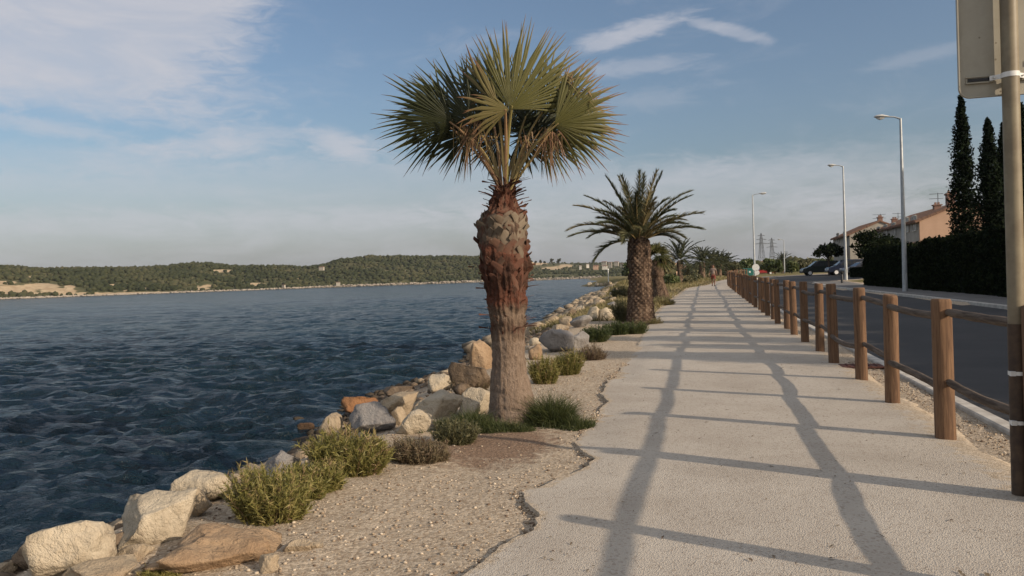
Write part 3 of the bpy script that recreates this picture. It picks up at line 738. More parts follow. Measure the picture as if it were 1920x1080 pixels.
def rock(x0, y0, x1, y1, mat, label, seed, cuts=9, depk=.85, group='boulders of the shore bank', water=False, rough=.13, hk=1.0):
    P = gt((x0 + x1) / 2, y1 - (y1 - y0) * .06)
    if water: P = gz((x0 + x1) / 2, y1, WATER)
    k = ppm(P); w = (x1 - x0) / k; dep = w * depk
    e = math.atan2(CH - P[2], math.hypot(P[0], P[1]))
    h = ((y1 - y0) / k - dep * math.sin(e) * .55) / math.cos(e) * hk
    h = max(h, .35 * (y1 - y0) / k)
    V, F = rock_shape(seed, cuts, (x1 - x0) > 34, rough)
    fwd = np.array([P[0], P[1]]) / math.hypot(P[0], P[1])
    c = P + np.array([fwd[0], fwd[1], 0]) * dep * .42
    bury = .22 * h
    V = V * np.array([w / 2, dep / 2, (h + bury) / 2]); ang = math.atan2(fwd[1], fwd[0]) - PI / 2
    V[:, 2] += (h + bury) / 2
    o = me('boulder', V, F, mat, None, True, None, (c[0], c[1], P[2] - bury)); o.rotation_euler = (0, 0, ang)
    return tag(o, label, 'boulder', group)
RK = [
 (55, 972, 214, 1092, 'rock_white', 'big pale boulder near the bottom left corner, beside a small brown rock', 101, 9),
 (28, 1010, 97, 1075, 'rock_brown', 'dark brown rock at the bottom left, water side of the big pale boulder', 102, 9),
 (-40, 1058, 30, 1100, 'rock_tan', 'pale rock cut off by the bottom left corner of the view', 103, 8),
 (122, 1052, 255, 1110, 'rock_tan', 'low pale rock cut off by the bottom edge, left of the rusty slab', 104, 8),
 (203, 1020, 290, 1060, 'rock_tan', 'small flat tan rock under the blocky white boulder', 105, 8),
 (196, 997, 258, 1034, 'rock_brown', 'small brown rock wedged between the big pale and the blocky white boulder', 106, 8),
 (226, 920, 372, 1030, 'rock_white', 'blocky white boulder with a flat sunlit face beside the rusty slab', 107, 7),
 (338, 914, 398, 976, 'rock_tan', 'tan wedge of rock behind the blocky white boulder', 108, 7),
 (320, 882, 432, 958, 'rock_white', 'rounded whitish boulder at the water behind the blocky one', 109, 12),
 (424, 889, 463, 914, 'rock_tan', 'small tan rock between the rounded whitish boulder and a pinkish one', 110, 7),
 (430, 892, 517, 944, 'rock_tan', 'pinkish tan boulder left of the yellow green shrub', 111, 8),
 (276, 998, 536, 1078, 'rock_orange', 'large flat rusty orange slab at the edge of the gravel', 112, 6),
 (533, 1012, 584, 1042, 'rock_tan', 'small pale stone at the right end of the rusty slab', 113, 7),
 (575, 1016, 606, 1034, 'rock_tan', 'smallest pale stone lying on gravel right of the rusty slab', 114, 7),
 (486, 1042, 524, 1078, 'rock_tan', 'pale stone at the foot of the rusty slab near the bottom edge', 115, 7),
 (498, 846, 566, 902, 'rock_grey', 'grey brown boulder half hidden behind the tall yellow green shrub', 116, 8),
 (655, 756, 744, 818, 'rock_grey', 'smooth grey boulder behind the tall yellow green shrub', 117, 6),
 (598, 776, 644, 822, 'rock_tan', 'tan pointed rock left of the smooth grey boulder', 118, 7),
 (640, 741, 713, 780, 'rock_rust', 'reddish rust coloured rock at the water above the smooth grey boulder', 119, 8),
 (713, 739, 786, 786, 'rock_tan', 'gravelly beige rock between the rust coloured rock and the largest white boulder', 120, 10),
 (716, 722, 786, 746, 'rock_brown', 'low dark brown rock at the water above the gravelly beige rock', 121, 9),
 (802, 702, 852, 736, 'rock_white', 'rounded mottled white rock at the water left of the brown outcrop', 122, 12),
 (775, 732, 875, 786, 'rock_white', 'largest white boulder of the cluster left of the fan palm', 123, 7),
 (742, 767, 812, 818, 'rock_white', 'white triangular rock in front of the largest white boulder', 124, 6),
 (733, 764, 764, 800, 'rock_tan', 'small cream rock right of the smooth grey boulder', 125, 7),
 (783, 785, 824, 812, 'rock_grey', 'small grey rock between the white triangular rock and the grass', 126, 8),
 (860, 728, 925, 782, 'rock_white', 'white boulder touching the left of the fan palm trunk', 127, 7),
 (841, 678, 925, 744, 'rock_brown', 'brown rugged outcrop left of the fan palm trunk', 128, 10),
 (880, 638, 930, 700, 'rock_orange', 'orange boulder behind the fan palm trunk on its left side', 129, 7),
 (852, 720, 886, 746, 'rock_brown', 'small dark rock below the brown rugged outcrop', 130, 8),
 (990, 646, 1018, 676, 'rock_orange', 'orange rock showing right of the fan palm trunk', 131, 7),
 (992, 633, 1016, 648, 'rock_white', 'small white rock on top of the orange rock right of the fan palm', 132, 7),
 (1010, 616, 1078, 664, 'rock_grey', 'large grey boulder above the round green bush', 133, 7),
 (1036, 645, 1060, 660, 'rock_white', 'small white rock at the foot of the large grey boulder', 134, 7),
 (1066, 622, 1106, 656, 'rock_grey', 'grey boulder right of the large grey one', 135, 7),
 (1032, 608, 1070, 624, 'rock_tan', 'pale rock behind the large grey boulder at the water', 136, 7),
 (1048, 594, 1075, 614, 'rock_tan', 'tan sunlit rock at the water left of a flat grey one', 137, 6),
 (1068, 591, 1112, 616, 'rock_grey', 'flat grey boulder below the big pale pair near the second palm', 138, 7),
 (1060, 579, 1082, 597, 'rock_brown', 'dark wet rock at the water left of a small white rock', 139, 7),
 (1080, 573, 1097, 590, 'rock_white', 'small white rock standing above the dark wet rock', 140, 7),
 (1097, 575, 1128, 604, 'rock_white', 'big pale boulder near the second palm, left of a mottled grey one', 141, 7),
 (1124, 577, 1156, 603, 'rock_white', 'mottled pale grey boulder nearest the trunk of the date palm', 142, 9),
]
for k in RK: rock(*k[:7], cuts=k[7] + (9 if k[6] == 112 else 4), hk=1.15 if k[6] == 112 else 1.0, rough=.30 if k[6] == 112 else .15, depk=.62 if k[6] == 112 else .85)
rock(557, 791, 590, 813, 'rock_rust', 'small orange rock sticking out of the water by itself', 150, 8, water=True, group='rocks standing in the water')
rock(548, 780, 575, 793, 'rock_brown', 'dark wet rock awash behind the small orange rock in the water', 151, 8, water=True, group='rocks standing in the water')
r = np.random.default_rng(17)
far_spots = [(1112, 562, 1136, 575, 'rock_tan'), (1128, 556, 1146, 566, 'rock_tan'), (1095, 566, 1113, 576, 'rock_tan'), (1138, 566, 1158, 578, 'rock_grey'), (1124, 549, 1137, 557, 'rock_white'), (1142, 548, 1156, 557, 'rock_grey'), (1104, 556, 1122, 565, 'rock_brown'), (1142, 557, 1160, 567, 'rock_tan'), (1088, 576, 1100, 586, 'rock_brown'), (1136, 541, 1146, 548, 'rock_brown'), (1148, 540, 1160, 549, 'rock_tan')]
for i, q in enumerate(far_spots):
    rock(*q[:5], 'small rock of the distant bank left of the date palm trunk, near the bay', 200 + i, 8, group='small rocks of the distant bank')
for i, q in enumerate([(1101, 529, 1110, 536), (1114, 530, 1123, 537), (1124, 531, 1131, 537), (1133, 530, 1141, 536), (1140, 528, 1148, 535), (1150, 531, 1158, 537)]):
    rock(*q, 'rock_white' if i < 2 else 'rock_tan', 'pale rock at the tip of the grassy headland in the distance', 230 + i, 8, group='rocks of the distant headland')

# rubble filling the bank between the boulders
def rubble(name, n, yr, tr, sr, mats, seed, label):
    r = np.random.default_rng(seed); Y = r.uniform(*yr, n); t = r.uniform(*tr, n); X = shore(Y) + t * np.interp(Y, SY, TW)
    Zz = ht(X, Y); s = sr[0] + (sr[1] - sr[0]) * r.random(n) ** 2.5
    C = np.stack([X, Y, Zz + s * .15], 1)
    tag(blobs(name, C, s, mats, seed, .62, None, .28), label, 'rubble', kind='stuff')
rubble('rubble', 1500, (2, 26), (.03, .8), (.03, .12), 'rock_brown', 71, 'dark small rubble filling the bank between the boulders')
rubble('rubble', 420, (2, 30), (.1, .95), (.03, .13), 'rock_tan', 72, 'pale small stones scattered on the shore bank between boulders')
rubble('rubble', 900, (26, 130), (-.05, .7), (.12, .5), 'rock_tan', 73, 'pale rubble along the distant bank beyond the date palm')
rubble('rubble', 150, (3, 9.5), (.12, .8), (.05, .17), 'rock_tan', 74, 'small pale rocks between the large boulders at the bottom left')
# gravel: loose stones on the shoulder and by the kerb
n = 20000; r = np.random.default_rng(31)
Yg = 2.6 + 11 * r.random(n) ** 1.6; Xl = np.interp(Yg, PY, XL)
lo = -4.1 + .0 * Yg; Xg = lo + (Xl - .02 - lo) * r.random(n) ** .9
kk = r.random(n) < .22; Xg = np.where(kk, np.interp(Yg, PY, XR) + (2.54 - np.interp(Yg, PY, XR)) * r.random(n), Xg)
ce = r.random(n) < .16; Xg = np.where(ce & ~kk, Xl + r.normal(size=n) * .035 - .01, Xg)
s = .003 + .011 * r.random(n) ** 4 + ce * .006 * r.random(n)
nl = (np.exp(-(((Xg + 1.9) / .75) ** 2 + ((Yg - 7.0) / 1.1) ** 2)) < .35) | (r.random(n) < .3); Xg, Yg, s, ce = Xg[nl], Yg[nl], s[nl], ce[nl] 
zg = ht(Xg, Yg) + (fbm(Xg * 1.1, Yg * 1.1, seed=3) * .07 + fbm(Xg * 6, Yg * 6, seed=9, oct=3) * .030)
tag(blobs('gravel', np.stack([Xg, Yg, zg + s * .3], 1), s, 'pebble', 32, .6, None, .25), 'loose pale gravel stones on the shoulder and beside the kerb', 'gravel', kind='stuff')

# dead leaves and crumbs blown over the path
n = 900; r = np.random.default_rng(91); Yl = 3 + 26 * r.random(n) ** 1.7; Xl2 = np.interp(Yl, PY, XL) + .05 + (np.interp(Yl, PY, XR) - np.interp(Yl, PY, XL)) * r.random(n) ** r.choice([.5, 1, 2.2], n)
P = np.stack([Xl2, Yl, ht(Xl2, Yl) + .040], 1); D = r.normal(size=(n, 3)) * [1, 1, .12]; D /= np.linalg.norm(D, axis=1, keepdims=True)
Sd = np.cross(D, [0, 0, 1.0]); Ln = (.006 + .02 * r.random(n) ** 3)[:, None]; V = np.stack([P - D * Ln, P - Sd * Ln * .4 + [0, 0, .003], P + D * Ln, P + Sd * Ln * .4 + [0, 0, .004]], 1).reshape(-1, 3)
tag(me('leaf_litter', V, np.arange(4 * n).reshape(-1, 4), 'dry_shrub', None, False, np.repeat(r.uniform(.4, 1, n), 4)), 'tiny dead leaves and crumbs scattered over the path', 'leaf litter', kind='stuff')
# ================================================================ SHRUBS AND GRASS
def blades(P, D, L, wd, droop, r, tint, segs=3):
    """P base points, D directions (unit), L lengths, wd widths -> strips"""
    n = len(P); side = np.cross(D, r.normal(size=(n, 3))); side /= np.linalg.norm(side, axis=1, keepdims=True) + 1e-9
    rows = []
    for k in range(segs + 1):
        t = k / segs; c = P + D * (L * t)[:, None]; c[:, 2] -= droop * L * t * t
        w = (wd * (1 - t * .92))[:, None] * .5; rows += [c - side * w, c + side * w]
    V = np.stack(rows, 1).reshape(-1, 3); m = 2 * (segs + 1); b = (np.arange(n) * m)[:, None]
    F = np.concatenate([b + np.array([[2 * k, 2 * k + 1, 2 * k + 3, 2 * k + 2]]) for k in range(segs)], 0)
    return V, F, np.repeat(tint, m)
def merge(parts):
    V = []; F = []; T = []; k = 0
    for v, f, t in parts: V.append(v); F.append(f + k); T.append(t); k += len(v)
    return np.concatenate(V), np.concatenate(F), np.concatenate(T)
def shrub_mesh(rx, ry, h, seed, stems=260, leaves=20, leaf=.022, lean=.6, tip=.35, dry=.0):
    r = np.random.default_rng(seed); a = r.random(stems) * 6.28; q = np.sqrt(r.random(stems))
    P = np.stack([np.cos(a) * q * rx * .62, np.sin(a) * q * ry * .62, -.04 + 0 * a], 1)
    D = np.stack([np.cos(a) * q * lean * rx / h, np.sin(a) * q * lean * ry / h, np.ones(stems)], 1) + r.normal(size=(stems, 3)) * np.array([.16, .16, .05])
    L = h * np.sqrt(np.clip(1 - .62 * q ** 2, .1, 1)) * r.uniform(.6, 1.15, stems) * (.72 + .55 * vnoise(P[:, 0] * 9 / max(rx, .1) * .25, P[:, 1] * 9 / max(ry, .1) * .25, 0, seed)) / np.linalg.norm(D, axis=1) * 1.02
    Dn = D / np.linalg.norm(D, axis=1, keepdims=True); L = L * np.linalg.norm(D, axis=1)
    tb = np.clip(.35 + r.normal(size=stems) * .14 + dry, 0, 1)
    dead = r.random(stems) < .13; tb = np.where(dead, .9, tb); L = np.where(dead, L * 1.12, L)
    parts = [blades(P, Dn, L, np.full(stems, leaf * .35), .06, r, np.clip(tb + .3, 0, 1))]
    s = np.repeat(np.arange(stems), leaves); t = r.random(len(s)) ** .75; t = .12 + .9 * t
    c = P[s] + Dn[s] * (L[s] * t)[:, None]; c[:, 2] -= .06 * L[s] * t * t
    d = Dn[s] * .9 + r.normal(size=(len(s), 3)) * .55; d /= np.linalg.norm(d, axis=1, keepdims=True)
    parts.append(blades(c, d, leaf * r.uniform(1.2, 2.8, len(s)), np.full(len(s), leaf * .42), .1, r, np.clip(tb[s] + (t - .6) * tip * -.5 + r.normal(size=len(s)) * .13, 0, 1), 1))
    return merge(parts)
def shrub_px(x0, y0, x1, y1, label, seed, mat='shrub_leaf', name='shrub', group='shrubs along the shore bank', hk=1.0, depk=.8, cat='shrub', **kw):
    P = gt((x0 + x1) / 2, y1 - (y1 - y0) * .05); k = ppm(P); w = (x1 - x0) / k; h = (y1 - y0) / k * .9 * hk
    f = np.array([P[0], P[1], 0]) / math.hypot(P[0], P[1]); c = P + f * w * depk * .3
    c[2] = min(float(ht(c[0], c[1])), P[2])
    V, F, T = shrub_mesh(w / 2, w * depk / 2, h, seed, **kw)
    o = me(name, V, F, mat, None, False, T, c); return tag(o, label, cat, group)
shrub_px(575, 792, 742, 902, 'tallest yellow green shrub, bushy, in front of the smooth grey boulder', 301, stems=620, leaves=26, leaf=.024)
shrub_px(555, 850, 648, 934, 'lower yellow green shrub in front of the tallest one, at the gravel edge', 302, stems=300, leaves=22, leaf=.022)
shrub_px(428, 880, 590, 992, 'long low yellow green shrub lying between the pinkish boulder and the gravel', 303, stems=560, leaves=24, leaf=.020)
shrub_px(510, 868, 620, 950, 'yellow green shrub in the middle of the row, right of the pinkish boulder', 304, stems=360, leaves=22, leaf=.021)
shrub_px(728, 808, 845, 876, 'brownish dry low shrub between the tallest shrub and the palm grass', 305, mat='dry_shrub', stems=420, leaves=20, leaf=.018)
shrub_px(808, 782, 900, 838, 'dull olive brown scrub between the brownish dry shrub and the palm grass', 318, mat='olive_bush', stems=420, leaves=18, leaf=.018, dry=.15)
shrub_px(770, 826, 850, 868, 'flat brown scrub at the gravel edge in front of the palm grass', 319, mat='dry_shrub', stems=260, leaves=16, leaf=.016)
shrub_px(835, 690, 925, 742, 'dry brown weeds on the rugged outcrop left of the trunk', 306, mat='dry_shrub', stems=260, leaves=16, leaf=.02)
shrub_px(990, 664, 1052, 722, 'bright yellow green bush just right of the fan palm trunk', 307, stems=330, leaves=22, leaf=.024)
shrub_px(1036, 653, 1094, 706, 'round dense green bush right of the bright yellow one', 308, stems=420, leaves=24, leaf=.022, dry=-.12)
shrub_px(1080, 642, 1142, 676, 'low dark reddish weeds beside the path, below the date palm', 309, mat='dry_shrub', stems=300, leaves=14, leaf=.02, dry=.3)
shrub_px(1088, 603, 1146, 644, 'green bush at the left foot of the date palm', 310, stems=380, leaves=20, leaf=.03, mat='tree_foliage', dry=.1)
shrub_px(1136, 598, 1182, 630, 'dark bush touching the date palm trunk on the left', 311, stems=300, leaves=18, leaf=.03, mat='tree_foliage')
shrub_px(1168, 598, 1216, 628, 'green weeds in front of the date palm trunk', 312, stems=300, leaves=16, leaf=.025, mat='tree_foliage', dry=.2)
shrub_px(1150, 560, 1190, 606, 'olive scrub between the pale boulders and the date palm', 313, stems=300, leaves=16, leaf=.04, mat='olive_bush')
shrub_px(1214, 590, 1246, 610, 'small dry tuft right of the date palm trunk', 314, stems=90, leaves=10, leaf=.025, mat='field_grass')
shrub_px(1222, 556, 1268, 574, 'low grass clump spreading to the path below the leaning palm', 315, stems=300, leaves=12, leaf=.04, mat='field_grass')
shrub_px(1146, 534, 1180, 562, 'olive bush on the bank above the bay', 316, stems=260, leaves=14, leaf=.06, mat='olive_bush')
shrub_px(250, 1058, 345, 1092, 'yellow green tuft cut off by the bottom edge, in front of the rusty slab', 317, stems=240, leaves=18, leaf=.014)
# grass round the foot of the fan palm
def ragged(P, H, r):
    k = vnoise(P[:, 0] * 5.5, P[:, 1] * 5.5, 0, 14) + r.normal(size=len(P)) * .12
    return k > .36, H * (.45 + 1.1 * np.clip(k - .25, 0, 1))
def grass_patch(spots, n, h, wd, seed, mat, tlo=0.1, thi=.7):
    r = np.random.default_rng(seed); Ps = []; Hs = []
    tot = sum(s[4] for s in spots)
    for (x, y, rx, ry, wgt, hk) in spots:
        m = int(n * wgt / tot); a = r.random(m) * 6.28; q = np.sqrt(r.random(m)); X = x + np.cos(a) * q * rx; Y = y + np.sin(a) * q * ry
        Ps.append(np.stack([X, Y, ht(X, Y) - .01], 1)); Hs.append(h * hk * (1.1 - .6 * q ** 2) * r.uniform(.6, 1.2, m))
    P = np.concatenate(Ps); Hh = np.concatenate(Hs); kp, Hh = ragged(P, Hh, r); P = P[kp]; Hh = Hh[kp]; D = np.stack([r.normal(size=len(P)) * .45, r.normal(size=len(P)) * .45, np.ones(len(P))], 1); D /= np.linalg.norm(D, axis=1, keepdims=True)
    return blades(P, D, Hh, np.full(len(P), wd), .35, r, np.clip(r.uniform(tlo, thi, len(P)), 0, 1), 2)
B1 = gt(962, 792)            # foot of the fan palm
V, F, T = grass_patch([(B1[0] + .40, B1[1] - .05, .27, .34, 4.2, 1.7), (B1[0] + .68, B1[1] - .22, .22, .22, 1.1, .8), (B1[0] - .02, B1[1] - .46, .36, .18, 1.6, .7), (B1[0] - .42, B1[1] - .34, .30, .26, 2.6, 1.15), (B1[0] - .72, B1[1] - .48, .25, .22, 1.3, .9), (B1[0], B1[1] + .1, .36, .3, 1.2, 1.0)], 17000, .27, .0065, 41, 'grass_blade')
tag(me('grass', V, F, 'grass_blade', None, False, T), 'dark green tufted grass round the foot of the fan palm', 'grass', kind='stuff')
# sparse field and verge grass farther on
r = np.random.default_rng(43); n = 16000
Yf = 26 + 105 * r.random(n) ** 1.3; Xl = np.interp(Yf, PY, XL); sl = shore(Yf) + np.interp(Yf, SY, TW) * .55
Xf = sl + (Xl - .15 - sl) * r.random(n); P = np.stack([Xf, Yf, ht(Xf, Yf)], 1); D = np.stack([r.normal(size=n) * .5, r.normal(size=n) * .5, np.ones(n)], 1); D /= np.linalg.norm(D, axis=1, keepdims=True)
V, F, T = blades(P, D, r.uniform(.10, .34, n) * (1 + Yf / 90), .02 + Yf * .0006, .3, r, np.clip(vnoise(Xf / 3, Yf / 5, 0, 4) + r.normal(size=n) * .12, 0, 1), 2)
tag(me('grass', V, F, 'field_grass', None, False, T), 'yellowish field grass left of the path in the distance', 'grass', kind='stuff')
r = np.random.default_rng(44); n = 700
Yw = 4.5 + 36 * r.random(n) ** 1.5; Xw = np.where(r.random(n) < .6, 2.25 + r.normal(size=n) * .10, 2.5 + r.normal(size=n) * .03); cl = vnoise(Yw * 1.6, 0, 0, 9); k = cl > .5; Yw, Xw = Yw[k], Xw[k]
P = np.stack([Xw, Yw, ht(Xw, Yw)], 1); D = np.stack([r.normal(size=len(P)) * .9, r.normal(size=len(P)) * .9, np.ones(len(P))], 1); D /= np.linalg.norm(D, axis=1, keepdims=True)
V, F, T = blades(P, D, r.uniform(.04, .12, len(P)), np.full(len(P), .005), .3, r, r.uniform(.2, 1, len(P)), 2)
tag(me('weeds', V, F, 'dry_shrub', None, False, T), 'thin dry weeds along the foot of the fence and kerb', 'weeds', kind='stuff')

# ================================================================ PALMS
def lathe_trunk(prof, centre, seed, nseg=72, nh=120, mode='fan'):
    """prof: list (z, radius); centre: function z -> (x, y)"""
    zs = np.linspace(prof[0][0], prof[-1][0], nh); R = np.interp(zs, [p[0] for p in prof], [p[1] for p in prof])
    th = np.arange(nseg) * 2 * PI / nseg; TH, ZZ = np.meshgrid(th, zs); RR = np.repeat(R[:, None], nseg, 1)
    cx = np.array([centre(z) for z in zs]); H = zs[-1]; u = (zs - zs[0]) / (H - zs[0])
    if mode == 'fan':
        f1 = fbm(np.cos(TH) * 3, np.sin(TH) * 3 + ZZ * 1.0, ZZ * 14, 4, seed); f2 = fbm(np.cos(TH) * 9, np.sin(TH) * 9, ZZ * 4, 4, seed + 5)
        rough = np.interp(zs, [zs[0], zs[0] + (H - zs[0]) * .38, zs[0] + (H - zs[0]) * .55, H], [.010, .010, .045, .05])[:, None]
        RR = RR + rough * 2.2 * (f1 + f2) + .0022 * np.sin(ZZ * 70 + 9 * f2) * (u[:, None] < .45) - .012 * np.maximum(0, fbm(np.cos(TH) * 14, np.sin(TH) * 14, ZZ * 1.5, 3, seed + 11))
        t = np.interp(zs, [zs[0], .85, 1.0, 1.15, 1.30, 1.45, 1.75, 1.95, 2.6], [.05, .15, .55, .2, .75, .95, .85, .4, .9])[:, None] + f1 * .5 + 0 * TH
    else:
        k = 15; p = 7.0; TH = TH + .10 * fbm(np.cos(TH) * 4, np.sin(TH) * 4, ZZ * 5, 3, seed + 31)
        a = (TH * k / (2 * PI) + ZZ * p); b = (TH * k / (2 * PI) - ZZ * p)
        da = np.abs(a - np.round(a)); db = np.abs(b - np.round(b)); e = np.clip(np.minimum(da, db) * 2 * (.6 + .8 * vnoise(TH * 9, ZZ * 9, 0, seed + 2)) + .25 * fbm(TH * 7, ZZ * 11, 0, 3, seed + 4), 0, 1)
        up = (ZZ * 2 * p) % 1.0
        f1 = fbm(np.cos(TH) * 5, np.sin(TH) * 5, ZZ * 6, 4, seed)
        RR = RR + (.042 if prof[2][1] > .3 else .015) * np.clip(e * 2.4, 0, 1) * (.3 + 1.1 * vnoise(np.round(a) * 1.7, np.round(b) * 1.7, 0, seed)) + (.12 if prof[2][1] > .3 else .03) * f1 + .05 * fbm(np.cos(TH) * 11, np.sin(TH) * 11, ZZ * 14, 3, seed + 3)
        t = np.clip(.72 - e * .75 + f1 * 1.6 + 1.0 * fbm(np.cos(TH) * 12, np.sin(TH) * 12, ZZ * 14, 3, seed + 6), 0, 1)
    V = np.stack([cx[:, 0][:, None] + RR * np.cos(TH), cx[:, 1][:, None] + RR * np.sin(TH), ZZ], -1).reshape(-1, 3)
    i = np.arange(nh - 1)[:, None] * nseg; j = np.arange(nseg)[None]; jn = (j + 1) % nseg
    F = np.stack([i + j, i + jn, i + nseg + jn, i + nseg + j], -1).reshape(-1, 4)
    return V, F, np.clip(t, 0, 1).reshape(-1)
def fan_blade(hub, a, nrm, R, spread, nseg, r, droop=.25, split=.5, shade=.2, brown=.5, cup=.12, ragged=.12, fold=0.0):
    a = a / np.linalg.norm(a); nrm = nrm - a * np.dot(a, nrm); nrm /= np.linalg.norm(nrm); b = np.cross(nrm, a)
    V = []; F = []; T = []; ts = [0, .12, .3, split, .62, .74, .86, 1.0]
    dth = 2 * spread / nseg
    for i in range(nseg):
        th = -spread + (i + .5) * dth + r.normal() * .01; q = abs(th) / spread
        d = a * math.cos(th) + b * math.sin(th); s = np.cross(nrm, d)
        L = R * (1 - .22 * q * q) * r.uniform(1 - ragged, 1 + ragged * .5)
        tipb = r.uniform(.55, .95) * brown * 1.5; crv = r.normal() * .05; dr = droop * r.uniform(.5, 1.6); full = L * math.tan(dth / 2) * 1.03
        k0 = len(V)
        for t in ts:
            w = t * full if t <= split else split * full * (1 - ((t - split) / (1 - split)) ** 1.1 * .93)
            tt = max(0, t - split * .8); c = hub + d * (t * L) - nrm * (cup * R * t * t) + nrm * fold * R * q * q * t
            c = c + s * (crv * R * tt * 2) - np.array([0, 0, 1.0]) * (dr * R * tt * tt * 2.2)
            m = nrm * (w * .55 + .001)
            V += [c - s * w, c + m, c + s * w]
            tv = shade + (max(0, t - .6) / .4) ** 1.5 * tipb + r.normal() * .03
            T += [tv, tv + .06, tv]
        for k in range(len(ts) - 1):
            o = k0 + 3 * k; F += [(o, o + 1, o + 4, o + 3), (o + 1, o + 2, o + 5, o + 4)]
    return np.array(V), np.array(F), np.clip(np.array(T), 0, 1)
def bez(p0, p1, p2, n=9):
    t = np.linspace(0, 1, n)[:, None]; return p0 * (1 - t) ** 2 + p1 * 2 * t * (1 - t) + p2 * t * t
PR = cR * 1.0; UPV = np.array([0, 0, 1.0]); TOC = -cF * np.array([1, 1, 0]); TOC /= np.linalg.norm(TOC)
EX = np.array([math.cos(YAW), math.sin(YAW), 0])

def fan_palm(foot, seed, label, Ydist, fr, prof, centre, crown_base, main):
    t = empty('fan_palm', foot, 0, label, 'palm tree'); r = np.random.default_rng(seed)
    V, F, T = lathe_trunk(prof, centre, seed)
    tr = me('trunk', V, F, 'fan_trunk', t, True, T)
    return t, r
# -- the big fan palm in front
Y1 = B1[1]; k1 = ppm(at(955, 500, Y1)); foot = B1.copy()
w1 = [(800, 102), (790, 98), (775, 92), (750, 84), (720, 76), (690, 71), (660, 69), (620, 69), (590, 72), (565, 76), (545, 78), (528, 84), (518, 90), (500, 96), (470, 96), (440, 94), (410, 92), (400, 78), (388, 56), (365, 42), (348, 34)]
c1x = [(800, 964), (700, 955), (600, 952), (545, 950), (480, 944), (420, 942), (380, 944), (345, 948)]
def zpx(y): return float(at(955, y, Y1)[2] - foot[2])
cxs = sorted([(zpx(y), float(at(x, y, Y1)[0] - foot[0])) for y, x in c1x])
def cen1(z): return (float(np.interp(z, [c[0] for c in cxs], [c[1] for c in cxs])), 0.0)
prof = sorted([(zpx(y), w / 2 / k1 * (.90 if y < 700 else 1.0)) for y, w in w1])
prof[0] = (-.12, prof[0][1] * 1.05)
palm = empty('fan_palm', foot, 0, 'large fan palm in the foreground with criss-cross leaf bases on a thick trunk', 'palm tree')
V, F, T = lathe_trunk(prof, cen1, 3, 110, 260)
trunk = me('trunk', V, F, 'fan_trunk', palm, True, T)
# criss-cross old leaf bases
def boot(mb, z, th, lean, L, w0, w1_, out, r, tint, flare=.10, thick=.006):
    """flat strap lying on the trunk, climbing and leaning sideways"""
    n = 7; rows = []
    for k in range(n):
        t = k / (n - 1); zz = z + L * t * math.cos(lean); x0, _ = cen1(zz); R = np.interp(zz, [p[0] for p in prof], [p[1] for p in prof])
        rad = R + out * (.2 + .8 * t) + flare * max(0, t - .55) ** 2 * 2.2 - .02 * (1 - t)
        ang = th + L * t * math.sin(lean) / max(R, .12); w = (w0 + (w1_ - w0) * t) * (1 + .04 * r.normal())
        if k == n - 1: w *= .85
        e = np.array([math.cos(ang), math.sin(ang), 0]); tg = np.array([-math.sin(ang), math.cos(ang), 0]) * math.cos(lean) + np.array([0, 0, -1]) * math.sin(lean)
        c = np.array([x0, 0, zz]) + e * rad; jag = r.normal() * .006 * (k == n - 1)
        rows += [c - tg * w / 2 + [0, 0, jag], c - tg * w / 4 + e * thick * .9, c + tg * w / 4 + e * thick * .9, c + tg * w / 2 - [0, 0, jag], c + tg * w * .3 - e * thick, c - tg * w * .3 - e * thick]
    F = [(0, 1, 2, 3, 4, 5), tuple((n - 1) * 6 + k for k in range(5, -1, -1))]
    for k in range(n - 1):
        for j in range(6): F.append((k * 6 + j, k * 6 + 6 + j, k * 6 + 6 + (j + 1) % 6, k * 6 + (j + 1) % 6))
    mb.add(rows, F, [min(1, max(0, tint + r.normal() * .05 + .0)) for _ in rows])
r = np.random.default_rng(12); mb = MB(); ztop = zpx(348)
for z, n, L, w, tint, out in [(zpx(538), 9, .20, .075, .72, .012), (zpx(512), 9, .22, .09, .66, .016), (zpx(488), 9, .25, .105, .45, .018), (zpx(464), 9, .26, .11, .14, .016), (zpx(448), 9, .24, .11, .06, .016), (zpx(432), 9, .20, .10, .14, .014), (zpx(418), 10, .14, .085, .5, .012)]:
    for i in range(n):
        th = -PI / 2 - YAW + (i + .5 * r.random()) * 2 * PI / n + z * 2.1
        for sgn in (-1, 1):
            if r.random() < .93: boot(mb, z + r.normal() * .025, th, sgn * math.radians(r.uniform(32, 50)), L * r.uniform(.8, 1.15), w * r.uniform(.8, 1.1), w * .72 * r.uniform(.8, 1.1), out * r.uniform(.4, 1.0), r, tint + r.normal() * .12, flare=.10 * (r.random() < .25) + .03)
for i in range(70):       # ragged reddish stubs under the crown
    z = r.uniform(zpx(412), zpx(352)); th = r.random() * 6.28
    boot(mb, z, th, r.normal() * .35, r.uniform(.09, .17), .05, .02, .02, r, r.uniform(.45, 1.0), flare=r.uniform(.1, .38), thick=.006)
for i in range(60):       # torn fibre on the middle of the trunk
    z = r.uniform(zpx(640), zpx(500)); th = r.random() * 6.28
    boot(mb, z, th, r.normal() * .7, r.uniform(.04, .12), .035, .012, .008, r, r.uniform(.45, 1.0), flare=r.uniform(.05, .35), thick=.005)
mb.build('leaf_bases', 'boot_fibre', palm)
cb = at(948, 350, Y1)
